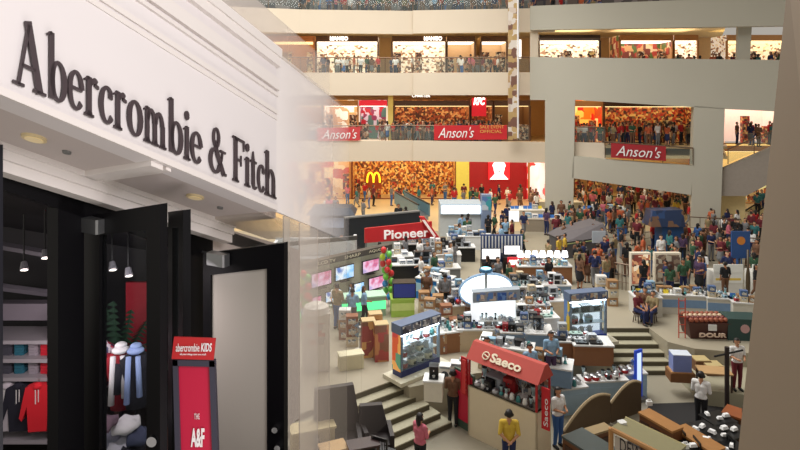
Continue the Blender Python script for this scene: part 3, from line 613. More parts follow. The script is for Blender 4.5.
shop('kiosk_shop', 'pale shop near the far right of the upper gallery', 727, 790, DS-1, Z3, H3, LWALL, LITC, TAN, CL)
H2 = 3.3
shop('tan_shop', 'plain tan shop front at the left of the second gallery', 296, 322, DS, Z2, H2, TAN, LITC, TAN)
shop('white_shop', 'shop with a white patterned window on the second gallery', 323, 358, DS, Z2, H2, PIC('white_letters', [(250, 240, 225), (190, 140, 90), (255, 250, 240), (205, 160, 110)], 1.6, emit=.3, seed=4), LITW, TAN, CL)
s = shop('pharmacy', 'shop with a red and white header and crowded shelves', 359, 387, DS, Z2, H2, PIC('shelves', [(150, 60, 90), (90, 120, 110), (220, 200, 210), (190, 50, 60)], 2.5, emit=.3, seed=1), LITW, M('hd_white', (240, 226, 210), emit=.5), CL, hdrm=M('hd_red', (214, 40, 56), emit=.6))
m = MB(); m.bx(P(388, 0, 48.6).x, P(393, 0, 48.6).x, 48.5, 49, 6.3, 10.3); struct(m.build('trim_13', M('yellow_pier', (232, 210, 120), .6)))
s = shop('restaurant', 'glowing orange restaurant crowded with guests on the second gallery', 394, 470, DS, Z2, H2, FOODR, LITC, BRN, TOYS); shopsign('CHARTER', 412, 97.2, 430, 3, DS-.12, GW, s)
s = shop('chicken_shop', 'fast food shop with a red lit logo on the second gallery', 471, 493, DS, Z2, H2, FOODR, LITC, BRN, TOYS); m = MB(); m.box(P(479, 107, DS-.3), (.9*1.3, .1, 1.5)); m.build('sign_board', M('kfc_red', (200, 26, 40), emit=.6), s, True)
shopsign('KFC', 473.5, 105, 485, 7.5, DS-.4, GW, s, shear=.25, bold=.04)
shop('dark_shop', 'dark brown shop behind the hanging banner', 494, 530, DS, Z2, H2, M('dk', (130, 90, 60)), LITC, BRN, CL)
shop('fun_shop', 'orange and yellow lit shop front left behind the tower bay', 573, 603, DS-2, Z2, H2, PIC('orange_mural', [(250, 120, 30), (250, 200, 90), (200, 40, 30), (255, 226, 150), (160, 60, 30)], 1.6, emit=.6, seed=9), LITC, TAN, TOYS)
shop('toy_shop', 'red and orange goods shop behind the banner of the tower bay', 604, 700, DS-2.2, Z2, H2, TOYS[0], LITC, BRN, TOYS+BOOKS)
shop('lit_shop', 'pale lit shop behind the ramp on the right', 722, 782, DS-3, Z2, H2, M('lit_pink', (236, 210, 196), emit=.5), LITW, TAN, TOYS)
# ground floor at the back
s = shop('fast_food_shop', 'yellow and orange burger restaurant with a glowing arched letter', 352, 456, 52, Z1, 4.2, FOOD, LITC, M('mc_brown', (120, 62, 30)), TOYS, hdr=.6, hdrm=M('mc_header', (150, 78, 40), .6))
m = MB(); c = P(373.5, 182.5, 51.5)
for sg in (-1, 1):
    pr = None
    for k in range(13):
        a = PI*k/12; q = c+Vector((sg*.27-.27*math.cos(a), 0, .85*math.sin(a)**.8)); 
        if pr is not None: m.tube(pr, q, .075, n=6)
        pr = q
m.build('arch_logo', M('arch_yellow', (255, 214, 40), emit=1.6, noise=0), s, True); m = MB(); m.box(P(373.5, 180, 51.7), (1.4, .1, 1.5)); m.build('sign_board', M('mc_maroon', (150, 60, 24), .5), s, True)
a, b = P(398, 160.3, 50.6), P(432, 160.3, 50.6); m = MB(); m.hexa([a, b, b+Vector((0, .1, 0)), a+Vector((0, .1, 0))], [q+Vector((0, 0, .18)) for q in (a, b, b+Vector((0, .1, 0)), a+Vector((0, .1, 0)))]); m.build('light_strip', GW, s, True)
shop('food_stall', 'pale orange shops half lost behind the frosted glass on the ground floor', 270, 350, 52, Z1, 4.2, PIC('left_mall', [(226, 190, 130), (196, 96, 80), (240, 222, 180), (180, 120, 90)], 1.2, emit=.25, seed=2), LITC, TAN, TOYS, hdr=.5)
m = MB(); m.bx(P(456, 0, 52).x, P(469, 0, 52).x, 51.9, 52.2, 1, 5.2); struct(m.build('wall_yellow', M('wall_yellow_green', (226, 214, 100), .6, emit=.15)))
s = thing('chicken_counter', 'deep red shop wall with a lit red and white portrait logo', 'shop', at(500, 52)); m = MB(); m.bx(P(469, 0, 52).x, P(529, 0, 52).x, 51.9, 52.3, 1, 5.2); m.build('wall_panel', M('kfc_wall', (168, 24, 36), .5), s, True)
c = P(499, 169.5, 51.7); m = MB(); m.box(c, (21/F*51.7, .12, 20/F*51.7)); m.build('sign_board', M('logo_red', (230, 30, 40), emit=1.0, noise=0), s, True)
m = MB(); c = P(499, 168, 51.6)
m.hexa([c+Vector((math.cos(k*PI/10)*.52*(1.15 if math.sin(k*PI/10) > .2 else .9), -.02, math.sin(k*PI/10)*.68)) for k in range(20)], [c+Vector((math.cos(k*PI/10)*.52*(1.15 if math.sin(k*PI/10) > .2 else .9), -.06, math.sin(k*PI/10)*.68)) for k in range(20)])
c = P(499, 177, 51.6); m.hexa([c+Vector((x, -.02, z)) for x, z in ((-.8, -.2), (.8, -.2), (.3, .35), (-.3, .35))], [c+Vector((x, -.06, z)) for x, z in ((-.8, -.2), (.8, -.2), (.3, .35), (-.3, .35))]); m.build('logo', M('logo_white', (255, 250, 250), emit=1.6, noise=0), s, True)
c = P(499, 168.5, 51.5); m = MB()
for dx in (-.2, .2): m.box(c+Vector((dx, -.02, .08)), (.22, .03, .05))
m.box(c+Vector((0, -.02, -.28)), (.1, .03, .2)); m.build('logo_lines', M('logo_dark', (60, 30, 34), noise=0), s, True)
shop('white_poster_shop', 'shop with a white and red poster left of the tower column', 529, 546, 51, Z1, 4.2, PIC('wposter', [(250, 245, 240), (220, 60, 60), (240, 230, 225), (250, 250, 250)], 1.1, emit=.5, seed=6), LITC, TAN)
shop('red_goods_shop', 'brightly lit hall full of red goods behind the crowd', 574, 700, 53, Z1, 4.4, TOYS[1], LITC, BRN, TOYS+CL, hdr=.3)
shop('escalator_hall', 'yellow lit hall behind the crowd at the far right', 720, 800, 50, Z1, 4.8, M('hall_yellow', (232, 204, 140), emit=.35), LITC, TAN, TOYS)
# escalators
def escal(name, label, a, b, wd, col):
    t = thing(name, label, 'escalator', a, 0); a, b = Vector(a), Vector(b); d = (b-a); dh = Vector((d.x, d.y, 0)).normalized(); n = Vector((-dh.y, dh.x, 0))
    for s_ in (-.5, .5):
        m = MB(); q = [a+n*wd*s_, b+n*wd*s_]; o = n*.06
        m.hexa([q[0]-o, q[1]-o, q[1]+o, q[0]+o], [p+Vector((0, 0, .8)) for p in (q[0]-o, q[1]-o, q[1]+o, q[0]+o)]); m.build('balustrade', col, t, True)
        m = MB(); m.tube(q[0]+Vector((0, 0, .85)), q[1]+Vector((0, 0, .85)), .06); m.build('handrail', BLACK, t, True)
    m = MB(); N = 14
    for k in range(N): p = a.lerp(b, (k+.5)/N); m.box(p+Vector((0, 0, -.05)), (wd*.9 if abs(dh.y) > .7 else d.length/N, d.length/N if abs(dh.y) > .7 else wd*.9, .3), math.atan2(dh.y, dh.x) if abs(dh.y) <= .7 else 0)
    m.build('steps', STEEL, t, True); return t
escal('escalator', 'escalator with teal sides going down before the burger restaurant', P(400, 203, 45), P(424, 217, 41), .8, M('teal_glass', (104, 134, 142), .3))
escal('escalator', 'escalator rising to the right behind the yellow hall opening', P(735, 232, 46), P(800, 192, 46), 1.1, M('cream_side', (226, 206, 150), .5))
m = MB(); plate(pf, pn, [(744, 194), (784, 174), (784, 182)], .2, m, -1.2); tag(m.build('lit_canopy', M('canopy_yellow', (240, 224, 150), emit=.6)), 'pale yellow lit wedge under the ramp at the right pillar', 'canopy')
# ---------------------------------------------------------------- people
def seg_dist(Pn, a, b, r0, r1):
    a = np.array(a); b = np.array(b); d = b-a; t = np.clip(((Pn-a)@d)/max(d@d, 1e-9), 0, 1); return np.linalg.norm(Pn-(a+t[:, None]*d), axis=1)-(r0+(r1-r0)*t)
PROTO = {}
def person_proto(key, arms=None, legs=None, woman=False, skirt=False, lean=0, fine=False, vox=None, sit=False, longhair=False):
    """one continuous body grown from tapered limbs; it faces -Y; clothing and hair are its children"""
    sh = .165 if woman else .19
    J = dict(sl=(-sh, 0, 1.40), sr=(sh, 0, 1.40), el=(-sh-.05, .02, 1.12), er=(sh+.05, .02, 1.12), wl=(-sh-.04, -.04, .87), wr=(sh+.04, -.04, .87),
             hl=(-.09, 0, .92), hr=(.09, 0, .92), kl=(-.095, -.02, .50), kr=(.095, -.02, .50), al=(-.10, .02, .09), ar=(.10, .02, .09))
    J.update(arms or {}); J.update(legs or {})
    pel = .12 if woman else .115
    B = [('pelvis', (-.05, 0, .95), (.05, 0, .95), pel, pel), ('torso', (0, 0, 1.0), (0, 0, 1.12), .115 if woman else .125, .12), ('torso', (-.05, 0, 1.12), (-.06, -.01, 1.3), .10, .115), ('torso', (.05, 0, 1.12), (.06, -.01, 1.3), .10, .115),
         ('torso', (-sh+.02, 0, 1.39), (sh-.02, 0, 1.39), .066, .066), ('neck', (0, .01, 1.38), (0, 0, 1.52), .06, .05), ('head', (0, -.005, 1.585), (0, .005, 1.63), .078, .088), ('head', (0, -.03, 1.56), (0, -.03, 1.54), .055, .045),
         ('head', (0, -.09, 1.585), (0, -.098, 1.572), .016, .016), ('head', (-.085, .01, 1.585), (-.09, .012, 1.6), .018, .018), ('head', (.085, .01, 1.585), (.09, .012, 1.6), .018, .018)]
    if woman: B += [('torso', (-.06, -.07, 1.28), (.06, -.07, 1.28), .055, .055)]
    for s_ in 'lr':
        k = 1 if s_ == 'r' else -1
        B += [('uarm', J['s'+s_], J['e'+s_], .056, .043), ('farm', J['e'+s_], J['w'+s_], .042, .028)]
        e, w_ = Vector(J['e'+s_]), Vector(J['w'+s_]); d = (w_-e).normalized(); pc = w_+d*.055
        B += [('hand', tuple(w_), tuple(pc), .03, .034)]
        side = d.cross(Vector((0, 1, 0))); side = side.normalized() if side.length > .2 else Vector((1, 0, 0)); side2 = Vector((0, 1, 0)) if abs(d.y) < .6 else Vector((0, 0, 1))
        for q, (o_, ln) in enumerate(((-.027, .06), (-.009, .075), (.009, .07), (.027, .055))):
            if not fine and q % 2: continue
            r_ = pc+side2*o_; mid = r_+d*ln*.6; tip = mid+d*ln*.5+(side*-.02*k)
            B += [('hand', tuple(pc+side2*o_*.6), tuple(mid), .011, .010), ('hand', tuple(mid), tuple(tip), .010, .008)]
        th = w_+d*.02; B += [('hand', tuple(th), tuple(th-side2*.045+d*.04), .013, .010)]
        B += [('thigh', J['h'+s_], J['k'+s_], .092 if woman else .088, .058), ('shin', J['k'+s_], J['a'+s_], .058, .038)]
        kk, aa = Vector(J['k'+s_]), Vector(J['a'+s_])
        f = Vector((0, -1, 0)); B += [('foot', (aa.x, aa.y+.03, aa.z-.045), (aa.x+k*.015, aa.y-.14, aa.z-.055), .042, .034)]
    if skirt: B += [('pelvis', (0, 0, .95), (0, 0, .56), .13, .19)]
    bm = bmesh.new()
    for nm, a, b, r0, r1 in B:
        a, b = Vector(a), Vector(b); d = (b-a); L_ = d.length; d.normalize(); u = d.orthogonal().normalized(); v = d.cross(u); n = 12; rings = []
        for (t_, rr) in [(-r0*.98, .18*r0), (-r0*.7, .71*r0), (0, r0), (L_, r1), (L_+r1*.7, .71*r1), (L_+r1*.98, .18*r1)]:
            rings.append([bm.verts.new(a+d*t_+(u*math.cos(2*PI*i/n)+v*math.sin(2*PI*i/n))*rr) for i in range(n)])
        for p, q in zip(rings, rings[1:]):
            for i in range(n): bm.faces.new((p[i], p[(i+1) % n], q[(i+1) % n], q[i]))
        bm.faces.new(rings[0][::-1]); bm.faces.new(rings[-1])
    bmesh.ops.recalc_face_normals(bm, faces=bm.faces[:])
    me = bpy.data.meshes.new('body'); bm.to_mesh(me); bm.free(); o = bpy.data.objects.new('tmp', me); COL.objects.link(o)
    md = o.modifiers.new('r', 'REMESH'); md.mode = 'VOXEL'; md.voxel_size = vox or (.010 if fine else .021); md.use_smooth_shade = True
    sm = o.modifiers.new('s', 'SMOOTH'); sm.factor = .5; sm.iterations = 2
    dg = bpy.context.evaluated_depsgraph_get(); dg.update(); body = bpy.data.meshes.new_from_object(o.evaluated_get(dg)); bpy.data.objects.remove(o)
    nv = len(body.vertices); co = np.empty(nv*3); body.vertices.foreach_get('co', co); co = co.reshape(-1, 3); nr = np.empty(nv*3); body.vertices.foreach_get('normal', nr); nr = nr.reshape(-1, 3)
    ds = np.stack([seg_dist(co, b[1], b[2], b[3], b[4]) for b in B]); lab = np.array([b[0] for b in B])[ds.argmin(0)]
    if lean:      # bend the upper body forward about the hips
        t_ = np.clip((co[:, 2]-.95)/.25, 0, 1)*lean*(~np.isin(lab, ['thigh', 'shin', 'foot']));
        def bend(c, t_):
            y = c[:, 1]; z = c[:, 2]-.95; c2 = c.copy(); c2[:, 1] = y*np.cos(t_)-z*np.sin(t_); c2[:, 2] = .95+y*np.sin(t_)+z*np.cos(t_); return c2
        co = bend(co, t_); body.vertices.foreach_set('co', co.reshape(-1)); body.update(); body.vertices.foreach_get('normal', nr.reshape(-1)) if False else None
    faces = [tuple(p.vertices) for p in body.polygons]
    root = bpy.data.objects.new('person', body); COL.objects.link(root); body.materials.clear(); body.materials.append(SKIN)
    for p in body.polygons: p.use_smooth = True
    def cloth(name, sel, off, mat, extra=None):
        idx = np.where(sel)[0]; mp = -np.ones(nv, int); mp[idx] = np.arange(len(idx)); F_ = [tuple(int(mp[i]) for i in f) for f in faces if all(sel[i] for i in f)]
        V = co[idx]+nr[idx]*off; m_ = bpy.data.meshes.new(name); m_.from_pydata([tuple(v) for v in V], [], F_)
        if extra:
            b_ = bmesh.new(); b_.from_mesh(m_); extra(b_); b_.to_mesh(m_); b_.free()
        for p in m_.polygons: p.use_smooth = True
        m_.materials.append(mat); c = bpy.data.objects.new(name, m_); COL.objects.link(c); c.parent = root; return c
    shirt = np.isin(lab, ['torso', 'uarm']) | ((lab == 'pelvis') & (co[:, 2] > .95 if not sit else np.zeros(nv, bool)))
    cloth('shirt', shirt, .014, WPL)
    cloth('trousers', np.isin(lab, ['pelvis', 'thigh', 'shin']) & ~shirt if not skirt else np.isin(lab, ['pelvis', 'thigh']) & ~shirt, .012, DARK)
    cloth('shoes', lab == 'foot', .01, BLACK)
    head = co[lab == 'head'].mean(0); hz = head[2]
    dy = co[:, 1]-head[1]; dz = co[:, 2]-hz
    hs = (lab == 'head') & ((dz > .045) | ((dy > .0) & (dz > -.06)))
    ext = None
    if longhair or woman:
        def ext(b_):
            mm = Matrix.Translation((head[0], head[1]+.07, hz-.08)) @ Matrix.Diagonal((.085, .045, .15, 1)); bmesh.ops.create_uvsphere(b_, u_segments=10, v_segments=8, radius=1, matrix=mm)
    cloth('hair', hs, .02, HAIR, ext)
    if fine:
        m = MB()
        for sx in (-1, 1): m.ball((sx*.032, head[1]-.092, hz-.005), (.012, .006, .006), 8)
        m.box((0, head[1]-.088, hz-.062), (.04, .01, .008)); m.build('face_features', M('face_dark', (50, 24, 22), noise=0), root)
    tag(root, 'person', 'person'); PROTO[key] = root; return root
SKIN = M('skin', (196, 142, 108), .6, noise=.04); HAIR = M('hair_black', (24, 18, 16), .5)
person_proto('stand'); person_proto('woman', woman=True)
person_proto('walk', legs=dict(kl=(-.09, -.16, .53), al=(-.09, -.2, .10), kr=(.09, .02, .5), ar=(.09, .26, .16)), arms=dict(el=(-.23, .1, 1.14), wl=(-.22, .0, .93), er=(.23, -.05, 1.13), wr=(.21, -.22, .98)))
person_proto('wwalk', woman=True, legs=dict(kr=(.08, -.14, .53), ar=(.08, -.16, .10), kl=(-.08, .03, .5), al=(-.08, .24, .15)), arms=dict(er=(.2, .08, 1.14), wr=(.2, .0, .93), el=(-.2, -.08, 1.14), wl=(-.15, -.26, 1.1)))
person_proto('hold', arms=dict(el=(-.23, -.05, 1.14), wl=(-.08, -.26, 1.12), er=(.23, -.05, 1.14), wr=(.1, -.26, 1.16)))
person_proto('skirt', woman=True, skirt=True, arms=dict(er=(.21, -.02, 1.14), wr=(.06, -.2, 1.1)))
person_proto('sit', sit=True, legs=dict(kl=(-.12, -.42, .93), kr=(.12, -.42, .93), al=(-.12, -.42, .5), ar=(.12, -.42, .5)), arms=dict(el=(-.23, -.12, 1.16), wl=(-.1, -.34, 1.04), er=(.23, -.12, 1.16), wr=(.1, -.34, 1.04)))
person_proto('lean', lean=.45, arms=dict(el=(-.22, -.12, 1.18), wl=(-.14, -.34, 1.02), er=(.22, -.12, 1.18), wr=(.14, -.36, 1.02)))
CC = {'white': (226, 224, 222), 'red': (178, 34, 38), 'orange': (186, 92, 56), 'black': (28, 28, 32), 'navy': (36, 44, 84), 'blue': (60, 100, 160), 'light blue': (140, 176, 206), 'grey': (120, 120, 122), 'green': (50, 84, 60), 'teal': (52, 110, 112),
      'yellow': (206, 172, 62), 'pink': (206, 110, 128), 'brown': (110, 78, 58), 'beige': (190, 168, 136), 'purple': (74, 54, 84), 'khaki': (140, 124, 90), 'maroon': (104, 34, 44)}
def cloth_mat(n, d=''): return M('cloth_'+n.replace(' ', '_'), CC[n], .9, noise=.06)
HAIRS = {'black': HAIR, 'brown': M('hair_brown', (52, 34, 24), .5)}
SK = [SKIN, M('skin_tan', (170, 118, 86), .6), M('skin_light', (214, 166, 134), .6)]
PLACED = []
def person(key, loc, rz, shirt, trousers, where, s=1.0, hair='black', skin=0, group=None, sleeves=None, label=None):
    root = PROTO[key]; wo = key in ('woman', 'wwalk', 'skirt')
    act = {'stand': 'standing', 'woman': 'standing', 'walk': 'walking', 'wwalk': 'walking', 'hold': 'holding something', 'skirt': 'in a skirt', 'sit': 'sitting', 'lean': 'bending forward'}[key.split('_')[0]]
    lb = label or '%sperson in %s top, %s %s, %s' % ('walking ' if 'walk' in key else '', shirt, trousers, 'skirt' if key == 'skirt' else 'trousers', where)
    return spawn(root, loc, rz, s, lb, group or 'visitors '+where, {'self': SK[skin], 'shirt': cloth_mat(shirt), 'trousers': cloth_mat(trousers), 'hair': HAIRS[hair]})
BLK = []                                                   # plan rectangles of counters and booths: x0,x1,y0,y1
def crowd(n, where, xr, yr, shirts, seed, z=1.0, trs=('black', 'navy', 'grey', 'blue', 'brown'), mind=.42, poly=None, D=None, avoid=True, keys=('stand', 'walk', 'woman', 'wwalk', 'hold', 'skirt'), faces=None):
    r = random.Random(seed); done = 0; tries = 0
    while done < n and tries < 4000:
        tries += 1
        if D is None: x = r.uniform(*xr); y = r.uniform(*yr); p = G(x, y, z)
        else: dd = r.uniform(*D); p = at(r.uniform(*xr), dd, z)
        if any((p.x-q.x)**2+(p.y-q.y)**2 < mind**2 and abs(p.z-q.z) < 1 for q in PLACED): continue
        if avoid and any(a-.25 < p.x < b+.25 and c-.25 < p.y < d+.25 and abs(p.z-zz) < 1 for a, b, c, d, zz in BLK): continue
        PLACED.append(p.copy()); done += 1
        person(r.choice(keys), p, r.uniform(-PI, PI) if faces is None else r.gauss(faces, .5), r.choice(shirts), r.choice(trs), where, r.uniform(.9, 1.04), r.choice(('black', 'black', 'brown')), r.randrange(3))

def crowd_stuff(name, label, spots, seed, shirts):
    """people too far and too many to count, one object; each is still a full figure"""
    r = random.Random(seed); V = []; Fc = []; MI = []; mats = []; nb = 0; cache = {}
    def mi(m):
        if m not in mats: mats.append(m)
        return mats.index(m)
    for p in spots:
        root = PROTO[r.choice(('low_a', 'low_b'))]; T = Matrix.Translation(p) @ Matrix.Rotation(r.uniform(-PI, PI), 4, 'Z') @ Matrix.Scale(r.uniform(.9, 1.03), 4); T = np.array(T)
        sel = {'shirt': cloth_mat(r.choice(shirts)), 'trousers': cloth_mat(r.choice(('black', 'navy', 'grey', 'brown'))), 'hair': HAIR, 'shoes': BLACK}
        for o in [root]+list(root.children):
            k = o.name.split('.')[0]
            if o.name not in cache:
                me = o.data; n = len(me.vertices); c = np.empty(n*3); me.vertices.foreach_get('co', c); cache[o.name] = (np.c_[c.reshape(-1, 3), np.ones(n)], [tuple(q.vertices) for q in me.polygons])
            c, fs = cache[o.name]; V.append((c @ T.T)[:, :3]); Fc += [tuple(i+nb for i in f) for f in fs]; nb += len(c); MI += [mi(sel.get(k, SKIN))]*len(fs)
    me = bpy.data.meshes.new(name); me.from_pydata(np.concatenate(V).tolist(), [], Fc); me.polygons.foreach_set('material_index', MI); me.polygons.foreach_set('use_smooth', [True]*len(Fc))
    for m in mats: me.materials.append(m)
    o = bpy.data.objects.new(name, me); COL.objects.link(o); return tag(o, label, 'crowd', kind='stuff')
person_proto('low_a', vox=.042); person_proto('low_b', vox=.042, woman=True)
# ---------------------------------------------------------------- goods on sale (one of each kind, copied about)
def g(name, cat): return thing(name, '', cat)
GP_ = {}
def reg(k, t, w_, h_): GP_[k] = (t, w_, h_)
t = g('carton', 'box'); m = MB(); m.box((0, 0, .17), (.42, .34, .34), 0, .01); m.build('box', M('cardboard', (168, 126, 82), .8), t); m = MB(); m.box((0, -.172, .17), (.26, .004, .18)); m.build('printed_label', PIC('label_print', [(220, 220, 216), (120, 140, 160), (60, 70, 80), (200, 190, 170)], 14), t); reg('carton', t, .42, .34)
t = g('washing_machine', 'appliance'); m = MB(); m.box((0, 0, .42), (.58, .55, .84), 0, .03); m.build('body', WPL, t); m = MB(); m.tube((0, -.275, .4), (0, -.31, .4), .2, .19, 20); m.build('door', M('door_smoke', (60, 66, 74), .15), t); m = MB(); m.box((0, -.28, .77), (.52, .02, .1)); m.tube((.15, -.28, .77), (.15, -.32, .77), .035); m.build('control_panel', M('panel_grey', (150, 156, 164), .4), t); reg('washer', t, .6, .84)
t = g('microwave_oven', 'appliance'); m = MB(); m.box((0, 0, .15), (.5, .36, .3), 0, .015); m.build('body', WPL, t); m = MB(); m.box((-.06, -.185, .15), (.33, .012, .22)); m.build('door', BLACK, t); m = MB(); m.box((.18, -.187, .15), (.1, .012, .24)); m.build('control_panel', M('panel_grey', (150, 156, 164), .4), t); m = MB(); m.tube((.1, -.21, .06), (.1, -.21, .25), .01); m.build('handle', CHROME, t); reg('microwave', t, .5, .3)
t = g('rice_cooker', 'appliance'); m = MB(); m.lathe([(.1, 0), (.14, .03), (.15, .12), (.14, .18)]); m.build('body', WPL, t, smooth=True); m = MB(); m.lathe([(.14, .18), (.12, .225), (.05, .25), (.02, .25), (.02, .275)]); m.build('lid', STEEL, t, smooth=True); m = MB(); m.box((0, -.15, .08), (.08, .03, .07)); m.build('switch', BLACK, t); reg('cooker', t, .3, .27)
t = g('blender', 'appliance'); m = MB(); m.lathe([(.085, 0), (.08, .06), (.055, .14)]); m.build('base', WPL, t, smooth=True); m = MB(); m.lathe([(.045, .14), (.075, .36), (.075, .37)]); m.build('jug', M('jug_glass', (170, 196, 204), .1, spec=.9), t, smooth=True); m = MB(); m.lathe([(.078, .37), (.07, .4), (.025, .4), (.025, .42)]); m.build('lid', BLACK, t); m = MB(); m.tube((.08, 0, .33), (.12, 0, .3), .012); m.tube((.12, 0, .3), (.11, 0, .2), .012); m.build('handle', BLACK, t); reg('blender', t, .22, .42)
t = g('coffee_machine', 'appliance'); m = MB(); m.box((0, .06, .19), (.28, .2, .38), 0, .02); m.box((0, -.08, .33), (.28, .16, .1), 0, .02); m.box((0, -.08, .02), (.28, .18, .04)); m.build('body', BLACK, t); m = MB(); m.tube((0, -.1, .28), (0, -.1, .22), .03, .02); m.build('spout', CHROME, t); m = MB(); m.lathe([(.03, .04), (.045, .1)], (0, -.1, 0)); m.build('cup', WPL, t); reg('coffee', t, .3, .38)
t = g('kettle', 'appliance'); m = MB(); m.lathe([(.09, 0), (.1, .04), (.07, .2), (.05, .23)]); m.build('body', STEEL, t, smooth=True); m = MB(); m.tube((-.07, 0, .2), (-.13, 0, .17), .012); m.tube((-.13, 0, .17), (-.11, 0, .05), .012); m.build('handle', BLACK, t); m = MB(); m.tube((.07, 0, .15), (.13, 0, .21), .02, .01); m.build('spout', STEEL, t); reg('kettle', t, .26, .23)
t = g('table_fan', 'fan'); m = MB(); m.lathe([(.14, 0), (.13, .03), (.02, .05), (.02, .3)]); m.build('stand', WPL, t); m = MB()
for k in range(20): a = k*PI/10; m.tube((.02*math.cos(a), -.07, .42+.02*math.sin(a)), (.17*math.cos(a), -.05, .42+.17*math.sin(a)), .004, n=4)
for rr in (.17, .1):
    for k in range(16): a, b = k*PI/8, (k+1)*PI/8; m.tube((rr*math.cos(a), -.06, .42+rr*math.sin(a)), (rr*math.cos(b), -.06, .42+rr*math.sin(b)), .006, n=4)
m.build('cage', STEEL, t); m = MB()
for k in range(3):
    a = k*2*PI/3; m.hexa([(.02*math.cos(a), -.03, .42+.02*math.sin(a)), (.14*math.cos(a-.35), -.02, .42+.14*math.sin(a-.35)), (.14*math.cos(a+.35), -.04, .42+.14*math.sin(a+.35))], [(.02*math.cos(a), -.025, .42+.02*math.sin(a)), (.14*math.cos(a-.35), -.015, .42+.14*math.sin(a-.35)), (.14*math.cos(a+.35), -.035, .42+.14*math.sin(a+.35))])
m.build('blades', M('blade_blue', (120, 160, 200), .3), t); m = MB(); m.tube((0, -.02, .42), (0, .09, .42), .05); m.build('motor', WPL, t); reg('fan', t, .36, .6)
SCR = [PIC('screen_'+k, c, 1.6, emit=.9, seed=i, kind='NOISE') for i, (k, c) in enumerate((('pink', [(60, 90, 170), (220, 190, 220), (190, 90, 130), (90, 140, 210)]), ('blue', [(40, 90, 170), (130, 190, 240), (230, 240, 250), (60, 110, 190)]), ('white', [(230, 235, 245), (255, 255, 255), (240, 240, 250)])))]
t = g('television', 'television'); m = MB(); m.box((0, 0, .36), (1.0, .07, .6), 0, .01); m.build('casing', BLACK, t); m = MB(); m.box((0, -.037, .37), (.93, .006, .52)); m.build('screen', SCR[0], t); m = MB(); m.box((0, 0, .03), (.12, .05, .06)); m.box((0, 0, .008), (.45, .22, .016)); m.build('stand', BLACK, t); reg('tv', t, 1.0, .66)
t = g('loudspeaker', 'speaker'); m = MB(); m.box((0, 0, .45), (.3, .3, .9), 0, .01); m.build('cabinet', BLACK, t); m = MB(); m.tube((0, -.15, .55), (0, -.16, .55), .11); m.tube((0, -.15, .25), (0, -.16, .25), .11); m.tube((0, -.15, .78), (0, -.16, .78), .05); m.build('driver', GREY, t); reg('speaker', t, .32, .9)
t = g('stereo_system', 'stereo'); m = MB(); m.box((0, 0, .12), (.42, .3, .24), 0, .01); cas = m.build('casing', M('silver_casing', (206, 210, 214), .3), t); m = MB(); m.box((0, -.152, .16), (.3, .006, .06)); m.build('display', M('disp', (40, 60, 90), emit=.3), cas); m = MB()
for x in (-.12, 0, .12): m.tube((x, -.15, .07), (x, -.175, .07), .025)
m.build('knob', BLACK, t); reg('stereo', t, .42, .24)
t = g('gas_stove', 'stove'); m = MB(); m.box((0, 0, .05), (.6, .38, .1), 0, .02); m.build('body', STEEL, t); m = MB()
for x in (-.15, .15):
    m = MB()
    for a in range(4): m.tube((x, 0, .12), (x+.1*math.cos(a*PI/2), .1*math.sin(a*PI/2), .12), .008, n=5)
    m.lathe([(.05, .1), (.04, .12)], (x, 0, 0)); m.build('burner', BLACK, t)
m = MB()
for x in (-.15, .15): m.tube((x, -.19, .05), (x, -.21, .05), .025)
m.build('knob', BLACK, t); reg('stove', t, .62, .12)
t = g('vacuum_cleaner', 'appliance'); m = MB(); m.ball((0, 0, .14), (.14, .2, .13), 14); m.build('body', RED, t, smooth=True); m = MB(); m.tube((0, -.15, .2), (.0, -.3, .8), .018); m.tube((0, -.15, .2), (0, -.42, .02), .018); m.build('hose', BLACK, t); m = MB()
for s_ in (-1, 1): m.tube((s_*.13, .05, .08), (s_*.16, .05, .08), .08, n=14)
m.build('wheel', BLACK, t); reg('vacuum', t, .4, .5)
t = g('cooking_pot', 'pot'); m = MB(); m.lathe([(.13, 0), (.14, .02), (.14, .14)]); m.build('pot', STEEL, t, smooth=True); m = MB(); m.lathe([(.145, .14), (.1, .17), (.02, .18), (.02, .21)]); m.build('lid', STEEL, t); m = MB()
for s_ in (-1, 1): m.tube((s_*.14, -.03, .11), (s_*.17, .03, .11), .012)
m.build('handle', BLACK, t); reg('pot', t, .3, .21)
t = g('price_card', 'sign'); m = MB(); m.hexa([(-.15, -.02, 0), (.15, -.02, 0), (.15, 0, 0), (-.15, 0, 0)], [(-.15, .04, .22), (.15, .04, .22), (.15, .05, .22), (-.15, .05, .22)]); m.build('card', M('card_white', (245, 245, 240), .5), t); m = MB(); m.box((0, .06, .09), (.02, .08, .18)); m.build('support', GREY, t); reg('card', t, .3, .22)
SM = ['cooker', 'blender', 'coffee', 'kettle', 'microwave', 'pot', 'stove', 'fan', 'carton']
